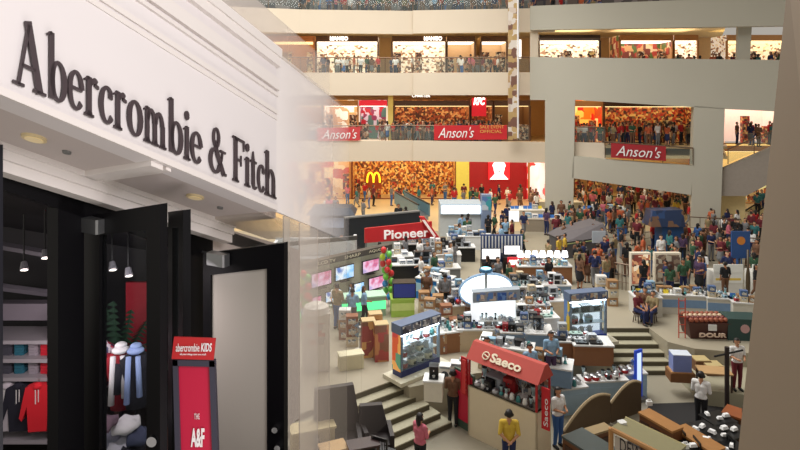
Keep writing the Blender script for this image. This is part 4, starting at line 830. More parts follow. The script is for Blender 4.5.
TINT = {'carton': ('box', [('brown', (160, 122, 84)), ('white', (220, 220, 218)), ('pale blue', (140, 176, 200)), ('dark grey', (70, 74, 80)), ('silver', (170, 176, 180)), ('beige', (206, 190, 160)), ('slate blue', (76, 104, 150))]),
        'washer': ('body', [('white', (230, 230, 228)), ('silver', (170, 176, 182))]), 'microwave': ('body', [('white', (232, 232, 230)), ('silver', (160, 164, 170)), ('black', (34, 34, 38))]),
        'cooker': ('body', [('white', (236, 234, 230)), ('red', (170, 44, 50)), ('pale blue', (160, 196, 216)), ('cream', (226, 214, 186))]), 'blender': ('base', [('white', (234, 234, 230)), ('black', (30, 30, 34)), ('teal', (70, 150, 150))]),
        'coffee': ('body', [('black', (26, 26, 30)), ('silver', (176, 180, 186)), ('red', (160, 34, 40))]), 'kettle': ('body', [('steel', (190, 192, 196)), ('white', (236, 236, 232)), ('teal', (60, 130, 130))]), 'fan': ('motor', [('white', (230, 230, 228)), ('blue', (90, 130, 190))]),
        'tv': ('casing', [('black', (14, 14, 16))]), 'speaker': ('cabinet', [('black', (16, 16, 20)), ('white', (220, 222, 224))]), 'stereo': ('casing', [('silver', (206, 210, 214)), ('black', (24, 24, 28)), ('white', (234, 236, 238))]), 'stove': ('body', [('steel', (190, 192, 194)), ('black', (34, 34, 36)), ('pale green', (170, 200, 190))]),
        'vacuum': ('body', [('red', (180, 36, 40)), ('blue', (40, 90, 170)), ('green', (60, 130, 80))]), 'pot': ('pot', [('steel', (196, 196, 200)), ('red', (170, 40, 40))]), 'card': ('card', [('white', (245, 245, 240)), ('yellow', (240, 214, 60)), ('blue', (60, 120, 200))])}
def put(k, loc, rz, where, r, s=1.0, tint=None):
    t, w_, h_ = GP_[k]; part, cs = TINT[k]; cn, c = tint or r.choice(cs); nm = t['category'] if False else t.name.split('.')[0].replace('_', ' ')
    return spawn(t, loc, rz, s, '%s %s %s' % (cn, nm, where), 'goods '+where, {part: M(part+'_'+cn.replace(' ', '_'), c, .35)})
def stock(p, w_, d_, z, rz, kinds, seed, where, step=.42, rows=1, s=1.0, fill=.95, stack=0):
    r = random.Random(seed); ca, sa = math.cos(rz), math.sin(rz)
    for j in range(rows):
        x0 = -w_/2; y = -d_/2+(j+.5)*d_/rows
        while True:
            k = r.choice(kinds); ss = s*r.uniform(.9, 1.0); ww = GP_[k][1]*ss*1.06
            if x0+ww > w_/2: break
            x = x0+ww/2; x0 += ww+.01; h = 0
            if r.random() > fill: continue
            for _ in range(1+(r.randrange(stack+1) if stack and k in ('carton', 'microwave') else 0)):
                put(k, (p.x+x*ca-y*sa, p.y+x*sa+y*ca, z+h), rz+r.uniform(-.05, .05), where, r, ss); h += GP_[k][2]*ss*1.04
def stock_old(p, w_, d_, z, rz, kinds, seed, where, step=.42, rows=1, s=1.0, fill=.92, stack=0):
    r = random.Random(seed); n = max(1, int(w_/step)); ca, sa = math.cos(rz), math.sin(rz)
    for j in range(rows):
        for i in range(n):
            if r.random() > fill: continue
            k = r.choice(kinds); x = -w_/2+(i+.5)*w_/n; y = -d_/2+(j+.5)*d_/rows
            h = 0
            for _ in range(1+(r.randrange(stack+1) if stack and k in ('carton', 'microwave') else 0)):
                put(k, (p.x+x*ca-y*sa, p.y+x*sa+y*ca, z+h), rz+r.uniform(-.12, .12), where, r, s*r.uniform(.92, 1.05)); h += GP_[k][2]*s*1.05
def counter(name, label, x, yb, w_, d_, h_, top, side, rz=0, z=1.0, trim=None, goods=None, seed=0, where='', step=.42, rows=1, s=1.0, stack=0, p=None):
    p = p or G(x, yb, z); f = Vector((-math.sin(rz), math.cos(rz), 0)); c = p+f*d_/2
    t = thing(name, label, 'counter', c, rz); m = MB(); m.bx(-w_/2, w_/2, -d_/2, d_/2, 0, h_-.05); m.build('body', side, t)
    m = MB(); m.bx(-w_/2-.03, w_/2+.03, -d_/2-.03, d_/2+.03, h_-.05, h_); m.build('worktop', top, t)
    m = MB(); m.bx(-w_/2, w_/2, -d_/2-.012, -d_/2, h_*.35, h_*.75); m.build('front_panel', trim or side, t)
    a = abs(math.cos(rz)); b = abs(math.sin(rz)); BLK.append((c.x-(w_*a+d_*b)/2, c.x+(w_*a+d_*b)/2, c.y-(w_*b+d_*a)/2, c.y+(w_*b+d_*a)/2, z))
    if goods: stock(c, w_-.1, d_-.1, z+h_, rz, goods, seed, where, step, rows, s, stack=stack)
    return t
def block(a, b, c, d, z=1): BLK.append((a, b, c, d, z))
def showcase(label, xa, ya, xb, yb, h, dep, goods, seed, hdr, sidepic, where, basec=NAVY):
    """lit glass display cabinet: base, posts, shelves, light box, picture header"""
    A, B = G(xa, ya), G(xb, yb); d = B-A; w_ = d.length; rz = math.atan2(d.y, d.x); t = thing('display_cabinet', label, 'display cabinet', (A+B)/2, rz)
    m = MB(); m.bx(-w_/2-.25, w_/2+.3, -.3, dep+.2, -.0, .12); m.build('plinth', M('plinth_cream', (206, 200, 178), .5), t)
    m = MB(); m.bx(-w_/2, w_/2, 0, dep, .12, .32); m.build('base', basec, t)
    for x, y in ((-w_/2+.04, .04), (w_/2-.04, .04), (-w_/2+.04, dep-.04), (w_/2-.04, dep-.04)):
        m = MB(); m.box((x, y, (.32+h-.35)/2), (.08, .08, h-.35-.32+.0)); m.build('post', M('cabinet_post', (150, 168, 190), .4), t)
    nsh = 2
    zs = [.34]+[.34+(h-.35-.34)*(k+1)/(nsh+1) for k in range(nsh)]
    for z in zs[1:]: m = MB(); m.bx(-w_/2+.05, w_/2-.05, .05, dep-.05, z-.02, z); m.build('shelf', M('shelf_glass', (214, 228, 236), .1, spec=.8), t)
    m = MB(); m.bx(-w_/2+.02, w_/2-.02, .02, dep-.02, h-.36, h-.3); m.build('light_box', M('cabinet_light', (240, 248, 255), emit=9, noise=0), t)
    m = MB(); m.bx(-w_/2, w_/2, dep-.04, dep, .32, h-.35); m.build('back_panel', M('back_glow', (226, 234, 244), emit=.9, noise=0), t)
    m = MB(); m.bx(-w_/2, w_/2, .0, .01, .32, h-.36); m.build('glass_front', GLS, t)
    m = MB(); m.bx(-w_/2-.03, w_/2+.03, -.03, dep+.03, h-.3, h); hdo = m.build('header', M('header_blue_grey', (96, 112, 140), .5), t)
    for k in range(4):
        x = -w_/2+w_*(k+.5)/4; m = MB(); m.bx(x-w_/10, x+w_/10, -.05, -.03, h-.26, h-.04); m.build('header_picture', hdr, hdo)
    m = MB(); m.bx(-w_/2-.02, -w_/2, .02, dep, .3, h-.3); m.build('side_poster', sidepic, t)
    dr = d.normalized(); f = Vector((-dr.y, dr.x, 0)); c = (A+B)/2+f*dep*.45
    for q, z in enumerate(zs): stock(c, w_-.15, .1, 1+z+.001, rz, goods, seed+q, 'on the %s shelf of the %s' % (('lowest', 'middle', 'top')[q], where), .3, 1, 1.12 if z < h-1 else .85)
    block(min(A.x, B.x)-.1, max(A.x, B.x)+.1, min(A.y, B.y)-.3, max(A.y, B.y)+dep)
    return t
HP1 = PIC('header_cups', [(120, 120, 130), (200, 200, 206), (70, 70, 84), (230, 226, 220)], 9, seed=3)
showcase('glass cabinet with a picture header at the top of the left steps', 401, 382, 440, 366, 1.78, .42, ['coffee', 'blender', 'kettle', 'pot', 'cooker'], 11, HP1, PIC('orange_poster', [(214, 90, 50), (240, 170, 90), (90, 150, 120), (200, 60, 60), (230, 220, 200)], 1.6, emit=.3), 'left glass cabinet')
showcase('blue based glass cabinet with white lit panels beside the right stairs', 570, 346, 607, 342, 1.9, .4, ['cooker', 'kettle', 'pot', 'blender', 'microwave'], 31, PIC('header_food', [(110, 120, 150), (190, 160, 130), (80, 90, 120), (200, 200, 190)], 9, seed=5), PIC('yellow_poster', [(220, 190, 60), (70, 80, 150), (90, 130, 190)], 1.5, seed=2), 'right glass cabinet', M('base_bright_blue', (40, 70, 170), .4))
# ------------------------------ coffee machine stand in front
kL, kR = at(468, 17.9, 0), at(537, 16.3, 0)
kd = (kR-kL); kw = kd.length; krz = math.atan2(kd.y, kd.x); K = thing('coffee_kiosk', 'tall cream walled coffee machine kiosk with a red brown sloping header', 'kiosk', (kL+kR)/2, krz)
dep = .75
m = MB(); m.bx(-kw/2, kw/2, 0, .06, 0, 1.50); m.bx(-kw/2, -kw/2+.06, 0, dep, 0, 1.5); m.bx(kw/2-.06, kw/2, 0, dep, 0, 1.5); m.build('counter_wall', M('kiosk_cream', (222, 206, 176), .55, noise=.03), K)
m = MB(); m.bx(-kw/2, kw/2, 0, dep, 1.46, 1.5); m.build('worktop', M('kiosk_top', (120, 110, 100), .4), K)
m = MB(); m.bx(-kw/2+.06, kw/2-.06, dep-.05, dep, 1.5, 2.3); m.build('back_shelf', PIC('kiosk_back', [(96, 84, 78), (190, 184, 176), (60, 50, 50), (150, 110, 90), (120, 130, 140), (214, 208, 200)], 9, seed=4), K)
for x in (-kw/2+.03, kw/2-.03):
    for y in (.03, dep-.03): m = MB(); m.box((x, y, 1.9), (.05, .05, .82)); m.build('post', RED, K)
m = MB(); m.hexa([(-kw/2-.05, -.04, 2.28), (kw/2+.05, -.04, 2.28), (kw/2+.05, .8, 2.28), (-kw/2-.05, .8, 2.28)], [(-kw/2-.05, .34, 2.7), (kw/2+.05, .34, 2.7), (kw/2+.05, .5, 2.7), (-kw/2-.05, .5, 2.7)]); KH = m.build('header', M('saeco_red', (186, 72, 62), .6, noise=.04), K)
sl = Vector((0, .38, .42)).normalized(); R3 = Matrix.Rotation(krz, 3, 'Z'); o_ = K.location
up_ = R3 @ sl; nn = up_.cross(R3 @ Vector((1, 0, 0))); org = o_+R3 @ Vector((-.42, .045, 2.39)) - nn*.0+ (R3 @ Vector((1, 0, 0))).cross(up_)*.012
text('Saeco', M('letters_cream', (240, 226, 200), .5, noise=0), org, R3 @ Vector((1, 0, 0)), up_, 1.02, .27, KH, ext=.02, bold=.03)
m = MB(); cc = Vector((-.60, .13, 2.485))
for k in range(14): a, b = k*PI/7, (k+1)*PI/7; m.tube(cc+Vector((.11*math.cos(a), 0, 0))+sl*.11*math.sin(a)+Vector((0, -.012, .01)), cc+Vector((.11*math.cos(b), 0, 0))+sl*.11*math.sin(b)+Vector((0, -.012, .01)), .018, n=5)
m.tube(cc+Vector((-.09, -.012, .01))+sl*.03, cc+Vector((.09, -.012, .01))-sl*.03, .02, n=5); m.build('logo', M('letters_cream', (240, 226, 200), .5, noise=0), KH)
for x, nm in ((-kw/2-.33, 'l'), (kw/2+.09, 'r')):
    m = MB(); m.bx(x, x+.24, .08, .12, 1.1, 2.22); m.build('side_banner', M('side_banner_red', (196, 28, 40), .5), K)
    m = MB(); o2 = o_+R3 @ Vector((x+.20, .075, 1.2)); text('Saeco', T_, o2, (0, 0, 1), R3 @ Vector((-1, 0, 0)), .75, .13, K, ext=.012)
m = MB(); m.bx(-kw/2-.2, -kw/2-.08, -.02, .0, 1.2, 2.2); 
m.build('side_stripe', M('stripe_red', (210, 60, 60), .5), K)
f_ = R3 @ Vector((0, 1, 0)); cK = K.location+f_*.4
stock(cK-f_*.22, kw-.2, .1, 1.5, krz, ['coffee', 'kettle', 'cooker', 'blender', 'pot'], 5, 'on the coffee kiosk worktop', .2, 1, .75, 1)
stock(cK+f_*.12, kw-.2, .1, 1.5, krz, ['coffee', 'microwave', 'coffee', 'fan', 'blender'], 6, 'at the back of the coffee kiosk', .27, 1, 1.15, 1)
# red poster frame left of the kiosk
p = at(464, 18.2, 0); t = thing('poster_sign', 'green edged frame with a crimson poster beside the coffee kiosk', 'sign', p, -.9); m = MB(); m.bx(-.42, .42, 0, .06, 0, 1.75); m.build('frame', M('frame_green', (70, 90, 76), .5), t); m = MB(); m.bx(-.36, .36, -.02, 0, .25, 1.68); m.build('poster', M('poster_red2', (206, 34, 66), .5), t)
# plinth with the small white cabinet, and washing machines
p = at(433, 19.0, .0); 
counter('white_cabinet', 'white side cabinet with a small black machine, at the foot of the glass cabinet', 433, 410, .55, .5, .62, WPL, M('cab_white', (222, 216, 200)), -.15, 1.0, None, None, p=G(433, 402, 1.0)+Vector((0, 0, -.0)))
put('coffee', G(433, 402, 1)+Vector((.04, .25, .62)), -.1, 'on the white side cabinet', rnd, 1.0, ('black', (26, 26, 30)))
r = random.Random(3)
for k, (x, y) in enumerate(((446, 385), (457, 382), (466, 380))): put('washer', G(x, y, 1.0)+Vector((0, .3, 0)), -.2, 'in the row behind the man in brown, %s' % ('left', 'middle', 'right')[k], r, .62)

# ------------------------------ the appliance islands in the middle
AP_ = [  # x, y(base), width, depth, height, rz, kinds, where, rows, stack
 (460, 352, 1.6, .8, .75, .3, ['coffee', 'blender', 'pot', 'carton', 'kettle'], 'right of the left glass cabinet', 2),
 (489, 352, 2.3, .9, .8, 0, SM, 'on the counter under the white lit panel', 3),
 (527, 356, 1.8, .9, .8, -.1, SM, 'left of the man in light blue', 3),
 (536, 340, 1.8, .8, .8, .1, SM, 'on the middle appliance counter', 2),
 (525, 326, 2.0, .8, .85, 0, ['blender', 'fan', 'cooker', 'carton', 'microwave', 'stove'], 'on the appliance counter behind the kiosk', 2),
 (551, 322, 1.6, .8, .85, .1, ['microwave', 'carton', 'blender', 'cooker'], 'left of the right glass cabinet', 2),
 (548, 306, 2.0, .8, .9, 0, ['carton', 'microwave', 'fan', 'cooker'], 'on the counter with dark panels', 2),
 (526, 308, 1.4, .8, .9, 0, ['carton', 'microwave', 'blender'], 'on the counter near the white oval sign', 2),
 (545, 285, 2.6, .8, .9, 0, ['carton', 'blender', 'kettle', 'cooker'], 'on the bright lamp counter', 2),
 (466, 325, 1.4, .7, .8, .2, ['carton', 'pot', 'coffee', 'vacuum'], 'left of the lit panel booth', 2),
 (455, 310, 1.4, .7, .8, .2, ['carton', 'microwave', 'stereo'], 'on the counter under the blue sign', 2),
 (574, 362, 1.5, .8, .7, -.05, ['stove', 'carton', 'pot'], 'on the ledge with brown panels', 2),
 (594, 366, 1.3, .8, .7, -.05, ['stove', 'stove', 'carton'], 'on the brown ledge by the stairs', 2),
 (505, 372, 1.8, .7, .8, -.3, SM, 'behind the red kiosk header', 2),
 (545, 385, 1.6, .8, .6, -.35, SM, 'beside the woman in white', 2),
]
for i, (x, y, w_, d_, h_, rz, kinds, wh, rows) in enumerate(AP_):
    z = 1.0
    side = [M('counter_beige', (190, 170, 140)), M('counter_brown', (142, 96, 60)), WPL, M('counter_blue_grey', (120, 146, 172))][(i*7+1) % 4] if i not in (11, 12) else M('counter_brown2', (140, 92, 56))
    counter('sales_counter', 'low sales counter full of appliances, '+wh.replace('on the ', 'the ').replace('behind ', 'just behind '), x, y, w_, d_, h_, WPL, side, rz, z, None, kinds, 100+i, wh, .25, 3, .72, 1)
# crowded glassware by the brown wavy partition (sunken court)
for i, (x, y, w_, d_, rz, wh) in enumerate(((606, 407, 1.5, .5, .1, 'behind the wavy brown partition'), (634, 399, .9, .4, .1, 'behind the right arch'), (572, 415, 1.1, .5, .25, 'beside the woman in white'))):
    counter('sales_counter', 'white sales table of pots and glassware '+wh, x, y, w_, d_, .85, WPL, M('counter_pale_blue', (170, 196, 214)), rz, 0, None, ['pot', 'kettle', 'blender', 'cooker', 'pot', 'fan'], 200+i, wh, .2, 3, .85, 0)
# lit panel booth and oval sign
p = G(495, 346); t = thing('appliance_booth', 'white lit booth wall with a row of photo panels along its top', 'booth', p, .04); block(p.x-.9, p.x+.9, p.y-.3, p.y+.5)
wb = 1.5
m = MB(); m.bx(-wb/2, wb/2, 0, .12, 0, 1.72); m.build('wall_panel', M('lit_panel', (240, 250, 252), emit=1.0, noise=0), t)
m = MB(); m.hexa([(-wb/2-.1, -.3, 1.68), (wb/2+.1, -.3, 1.78), (wb/2+.1, .1, 1.78), (-wb/2-.1, .1, 1.68)], [(-wb/2-.1, -.3, 2.05), (wb/2+.1, -.3, 2.15), (wb/2+.1, .1, 2.15), (-wb/2-.1, .1, 2.05)]); m.build('header', M('booth_header', (150, 160, 170)), t)
for k in range(4): m = MB(); x = -wb/2+wb*(k+.5)/4; m.bx(x-.16, x+.16, -.32, -.3, 1.76, 2.04); m.build('photo_panel', PIC('photo_%d' % k, [(160, 150, 150), (90, 130, 190), (210, 190, 170), (120, 110, 120)] if k != 2 else [(60, 110, 190), (110, 150, 210), (50, 90, 170), (180, 200, 220)], 7, seed=k), t)
m = MB(); m.bx(-.8-.08, -.8+.20, -.2, .05, 0, 2.0); m.build('pillar', M('pillar_white_lit', (245, 250, 255), emit=.7, noise=0), t)
for z in (.6, 1.0): m = MB(); m.bx(-wb/2+.1, wb/2, -.3, 0, z, z+.03); m.build('shelf', WPL, t)
stock(p+Vector((.05, -.15, 0)), 1.2, .1, 2.031, 0, ['kettle', 'blender', 'pot'], 77, 'on the shelf of the white lit booth', .28, 1, .6)
t = thing('oval_sign', 'large tilted white glowing oval sign above the appliance booth', 'sign', G(487, 335)+Vector((0, 0, 2.45))); c = P(486, 289.5, 22.8); t.matrix_basis = Matrix.Translation(c)
m = MB(); up2 = Vector((0, .35, 1)).normalized(); rt = Vector((1, 0, .10)).normalized()
ring = lambda rx, ry, y: [rt*rx*math.cos(k*PI/16)+up2*ry*math.sin(k*PI/16)+Vector((0, y, 0)) for k in range(32)]
m.hexa(ring(.97, .52, 0), ring(.97, .52, -.08)); m.build('face', M('oval_glow', (250, 255, 255), emit=2.2, noise=0), t)
m = MB(); m.hexa(ring(1.05, .59, .1), ring(1.05, .59, -.02)); m.build('rim', M('oval_rim', (130, 160, 190)), t)
text('ALSTAR', M('oval_text', (20, 120, 140), noise=0), c+rt*-.45+up2*-.12+Vector((0, -.1, 0)), rt, up2, .95, .2, t, ext=.01)
m = MB(); m.tube((0, .1, -.4), (0, .1, 1-c.z), .06); m.build('pole', GREY, t)
c = P(486, 271.5, 22.6); t = thing('ring_sign', 'small flat cyan glowing ring above the white oval sign', 'sign', c); m = MB()
m.lathe([(.24, 0), (.26, .06), (.24, .1), (.2, .12)]); m.build('rim', M('ring_blue', (30, 90, 130), .4), t); m = MB(); m.lathe([(.19, .12), (.18, .13)]); m.build('light', M('ring_cyan', (150, 235, 250), emit=1.6, noise=0), t); m = MB(); m.tube((0, 0, 0), (0, 0, -(c.z-1)), .05); m.build('pole', GREY, t)

# ------------------------------ television booth
A, B = at(298, 25.2), at(389, 28.6); d = B-A; tw = d.length; rz = math.atan2(d.y, d.x); TV = thing('television_booth', 'cream booth wall of televisions under a dark header strip', 'booth', (A+B)/2, rz)
m = MB(); m.bx(-tw/2, tw/2, 0, .15, 0, 1.75); m.build('wall_panel', M('booth_cream', (208, 206, 184), .6), TV)
m = MB(); m.bx(-tw/2-.1, tw/2+.1, -.12, .25, 1.75, 2.0); m.build('header', M('header_dark', (66, 62, 56), .5), TV)
Rz = Matrix.Rotation(rz, 3, 'Z'); cT = (A+B)/2
for k, (x, s_) in enumerate((( -1.6, 'LCD TV'), (-.2, 'SHARP'), (1.2, 'AQUOS'))): text(s_, M('strip_letters', (206, 196, 170), emit=.2, noise=0), cT+Rz @ Vector((x, -.13, 1.81)), Rz @ Vector((1, 0, 0)), (0, 0, 1), .9, .14, TV, ext=.01)
m = MB(); m.bx(-tw/2-.02, tw/2, -.6, 0, 0, .12); m.build('base_unit', M('booth_base', (190, 196, 178)), TV)
for x in (-tw/2, tw/2): m = MB(); m.bx(x-.06, x+.06, -.12, .15, 0, 1.75); m.build('side_post', M('post_green', (120, 170, 110), .5), TV)
block(A.x, B.x, A.y-.6, B.y+.3)
r = random.Random(9)
for k, (x, z, s_, sc) in enumerate(((-1.45, .80, 1.08, 0), (-.2, .84, 1.05, 1), (1.3, .86, 1.0, 0), (-1.0, .13, .8, 1), (1.45, .13, .95, 0), (-1.95, .13, .7, 0), (.3, .13, .85, 1))):
    o = spawn(GP_['tv'][0], cT+Rz @ Vector((x, -.12 if z > .5 else -.35, z)), rz, s_, 'black television with a %s picture, %s on the booth wall' % (('pink and blue', 'bright blue')[sc], ('upper left', 'upper middle', 'upper right', 'lower left', 'lower right', 'far lower left', 'lower middle')[k]), 'televisions on the booth', {'screen': SCR[sc]})
# left wing of the booth
A, B = at(268, 27.5), at(300, 25.2); d = B-A; rz2 = math.atan2(d.y, d.x); t = thing('booth_wing', 'angled wing of the television booth behind the frosted glass', 'booth', (A+B)/2, rz2); w2 = d.length; m = MB(); m.bx(-w2/2, w2/2, 0, .12, 0, 1.75); m.build('wall_panel', M('booth_cream', (208, 206, 184), .6), t); m = MB(); m.bx(-w2/2, w2/2, -.1, .2, 1.75, 2.0); m.build('header', M('header_dark', (66, 62, 56), .5), t)
spawn(GP_['tv'][0], (A+B)/2+Matrix.Rotation(rz2, 3, 'Z') @ Vector((.3, -.15, .5)), rz2, .85, 'television on the angled wing behind the frosted glass', 'televisions on the booth', {'screen': SCR[1]})
# ------------------------------ stereo booth with the red banner
A, B = at(345, 34.5), at(420, 36.5); d = B-A; w3 = d.length; rz3 = math.atan2(d.y, d.x); t = thing('dark_booth_wall', 'long dark booth wall rising behind the red banner', 'booth', (A+B)/2, rz3); m = MB(); m.bx(-w3/2, w3/2, 0, .2, 0, 1.97); m.build('wall_panel', M('dark_teal', (34, 38, 44), .5), t); m = MB(); m.bx(-w3/2, w3/2, -.05, .25, 1.97, 2.05); m.build('top_edge', GREY, t); block(A.x, B.x, A.y, B.y+.2)
A, B = at(365, 31.6), at(432, 33.0); fn4, n4, d4 = pxplane(A, B); t = thing('stereo_booth', 'stereo booth with a big red banner and white lettering', 'booth', (A+B)/2); m = MB(); plate(fn4, n4, [(365, 243), (432, 238), (432, 221.5), (365, 228.5)], .12, m); m.build('banner_board', M('pioneer_red', (196, 34, 40), .5), t, True)
a, b = fn4(384, 239.5, .03), fn4(429, 236.5, .03); text('Pioneer', M('pioneer_white', (250, 240, 236), emit=.2, noise=0), a, b-a, (0, 0, 1), (b-a).length, .5, t, ext=.03, bold=.02)
for x in (366, 398, 431): q = fn4(x, 240, -.06); m = MB(); m.box((q.x, q.y, 1+.75), (.1, .1, 1.5)); m.build('post', GREY, t, True)
q0, q1 = fn4(366, 240, -1.2), fn4(431, 240, -1.2); m = MB(); vbox(m, q0, q1, 1, 2.7, .1); m.build('back_wall', M('booth_green_grey', (150, 160, 150)), t, True); block(q0.x, q1.x, q0.y-.2, q1.y+.2)
a = P(432, 222, 33); t = thing('red_roof_board', 'red sloping roof board with white strokes right of the stereo banner', 'booth', a); m = MB(); m.hexa([P(x, y, 33) for x, y in ((419, 216), (424, 216), (440, 238), (437, 243), (431, 236))], [P(x, y, 33)+Vector((0, -.25, 0)) for x, y in ((419, 216), (424, 216), (440, 238), (437, 243), (431, 236))]); m.build('board', M('pioneer_red', (196, 34, 40), .5), t, True)
m = MB(); m.hexa([P(x, y, 32.7) for x, y in ((422, 220), (425, 220), (436, 236), (434, 237))], [P(x, y, 32.65) for x, y in ((422, 220), (425, 220), (436, 236), (434, 237))]); m.build('stripe', M('stripe_glow', (255, 236, 230), emit=.1), t, True)
m = MB(); q = P(431, 245, 33.1); m.box((q.x, q.y, 1+(q.z-1)/2), (.12, .12, q.z-1)); m.build('post', GREY, t, True)
for i, (x, y, w_, rz, kinds, wh) in enumerate(((414, 281, 2.4, .1, ['stereo', 'stereo', 'microwave'], 'in front of the red banner'), (438, 270, 2.4, 0, ['stereo', 'stereo', 'carton', 'speaker'], 'right of the stereo booth'), (400, 272, 1.4, .1, ['stereo', 'carton'], 'under the red banner'), (455, 262, 2.2, 0, ['carton', 'stereo', 'microwave'], 'before the white reception booth'), (470, 250, 2.6, 0, ['carton', 'stereo'], 'behind the striped panel'),
    (445, 285, 1.5, .1, ['carton', 'microwave', 'stereo'], 'near the bright blue counter'), (420, 258, 2.0, .1, ['stereo', 'carton'], 'behind the stereo stands'))):
    counter('sales_counter', 'sales counter of stereo goods '+wh, x, y, w_, .8, .8, WPL, [BLACK, WPL, GREY][i % 3], rz, 1, None, kinds, 300+i, wh, .36, 2, .85, 1)
# green lit counter, balloon figures, lime stand
t = counter('lit_counter', 'counter with a green glowing front below the televisions', 362, 318, 2.0, .7, .85, M('counter_top_green', (190, 230, 200), .3), M('counter_mint', (150, 176, 150)), .25, 1, M('green_glow', (90, 235, 150), emit=1.2, noise=0))
t = counter('lit_counter', 'green lit counter half hidden behind the frosted glass', 285, 330, 1.2, .6, .9, WPL, M('counter_mint', (150, 176, 150)), .2, 1, M('green_glow', (90, 235, 150), emit=1.2, noise=0))
p = G(385, 306); t = thing('balloon_column', 'tall column of green, red and yellow balloons beside the televisions', 'balloons', p); r = random.Random(4)
for k in range(22):
    z = .25+k*.105; a = k*2.3; m = MB(); m.ball((math.cos(a)*.16+(.25-z*.1), math.sin(a)*.16, z), (.13, .13, .15), 10); m.build('balloon', M('balloon_%d' % (k % 5), [(120, 200, 70), (214, 50, 50), (60, 140, 210), (190, 220, 60), (110, 200, 90)][k % 5 if k < 8 or k > 15 else (1 if k % 2 else 0)], .3), t, smooth=True)
m = MB(); m.tube((.15, 0, 0), (.1, 0, 2.5), .02); m.build('pole', WPL, t)
BC = t; bp = G(303, 338)
o_b = t.copy(); COL.objects.link(o_b); o_b.matrix_basis = Matrix.Translation(bp) @ Matrix.Rotation(.6, 4, 'Z'); o_b['label'] = 'column of balloons half hidden behind the frosted glass screens'
for ch in list(t.children): c_ = ch.copy(); COL.objects.link(c_); c_.parent = o_b
t = counter('lime_stand', 'lime green stand carrying a big navy screen box', 403, 317, .95, .7, .75, M('lime', (170, 206, 90), .5), M('lime', (170, 206, 90), .5), .1, 1, M('lime_light', (206, 226, 140), .5))
p = G(404, 317)+Vector((0, .35, .75)); t = thing('screen_box', 'wide navy blue screen box on the lime stand', 'television', p, .06); m = MB(); m.bx(-.48, .48, -.3, .3, 0, .62); m.build('casing', BLACK, t); m = MB(); m.bx(-.44, .44, -.32, -.3, .04, .58); m.build('screen', M('navy_screen', (34, 50, 130), .3, emit=.15), t)
t = counter('blue_counter', 'white goods stand with a bright blue side panel', 431, 301, 1.5, 1.0, .95, WPL, M('bright_blue', (20, 120, 200), .4), -.5, 1, M('pale_front', (170, 210, 230)), ['microwave', 'stereo', 'carton', 'cooker'], 44, 'on the bright blue stand', .36, 2, .9)
# back booths: reception, column, striped screen, tv screens, red sign
p = at(461, 38.5); t = thing('reception_booth', 'grey white reception booth with a glowing fascia', 'booth', p); w5 = 42/F*38.5
m = MB(); m.bx(-w5/2, w5/2, 0, 1.6, 0, 1.45); m.build('wall_panel', M('booth_pale', (190, 194, 194), .6), t); m = MB(); m.bx(-w5/2, w5/2, -.2, 1.6, 1.45, 2.1); m.build('canopy', M('booth_canopy', (176, 190, 200)), t); m = MB(); m.bx(-w5/2+.1, w5/2-.15, -.26, -.2, 1.5, 2.02); m.build('lit_fascia', M('fascia_glow', (235, 246, 255), emit=1.8, noise=0), t); block(p.x-w5/2, p.x+w5/2, p.y, p.y+1.6)
p = at(486, 38.2); m = MB(); m.bx(-.3, .3, -.3, .3, 0, 2.75); t = thing('blue_column', 'square blue grey advertising column behind the counters', 'column', p); m.build('shaft', M('column_blue_grey', (124, 140, 168), .5), t); m = MB(); m.bx(-.3, .3, -.32, -.3, 1.8, 2.65); m.build('poster', PIC('blue_poster', [(150, 180, 200), (90, 120, 170), (60, 150, 160), (190, 200, 210)], 2), t)
p = at(502, 31.5); t = thing('striped_screen', 'booth wall of vertical navy and white stripes', 'booth', p); w6 = 42/F*31.5; m = MB(); m.bx(-w6/2, w6/2, 0, .15, 0, 1.75); m.build('wall_panel', M('navy_wall', (44, 66, 112)), t); block(p.x-w6/2, p.x+w6/2, p.y-.6, p.y+.4)
for k in range(13): m = MB(); x = -w6/2+w6*(k+.5)/13; m.bx(x-.035, x+.035, -.02, 0, .8, 1.7); m.build('stripe', WPL, t)
for x, y, s_, lb in ((491, 261, 1.0, 'left'), (512, 256, .85, 'right')):
    q = P(x, y, 30.8); spawn(GP_['tv'][0], q, 0, s_, 'television with a white picture, %s one before the striped wall' % lb, 'white televisions by the striped wall', {'screen': SCR[2]})
    m = MB(); m.bx(-.5, .5, -.3, .35, 0, q.z-1); tt = thing('television_plinth', 'dark plinth under the %s white television by the striped wall' % lb, 'plinth', (q.x, q.y, 1)); m.build('body', BLACK, tt)
p = P(516, 262.5, 29.8); t = thing('red_sign', 'red framed sign with a glowing cream centre on a counter', 'sign', (p.x, p.y, 1)); m = MB(); m.bx(-.42, .42, 0, .08, p.z-1-.25, p.z-1+.25); m.build('frame', M('sign_red', (206, 36, 50), emit=.3), t); m = MB(); m.bx(-.34, .34, -.02, 0, p.z-1-.11, p.z-1+.12); m.build('light', M('sign_cream', (255, 240, 220), emit=2, noise=0), t); m = MB(); m.bx(-.4, .4, 0, .5, 0, p.z-1.25); m.build('stand', M('stand_beige', (190, 176, 150)), t)
p = G(545, 285)+Vector((0, .4, .9)); t = thing('lamp_display', 'brightly glowing white lamp display', 'lamp', p)
for k in range(7): m = MB(); x = -1.1+k*.36; m.lathe([(.16, .35), (.11, .62)], (x, 0, 0)); m.build('lamp_shade', M('lamp_glow', (250, 252, 255), emit=3, noise=0), t); m = MB(); m.lathe([(.09, 0), (.02, .04), (.02, .4)], (x, 0, 0)); m.build('lamp_base', CHROME, t)
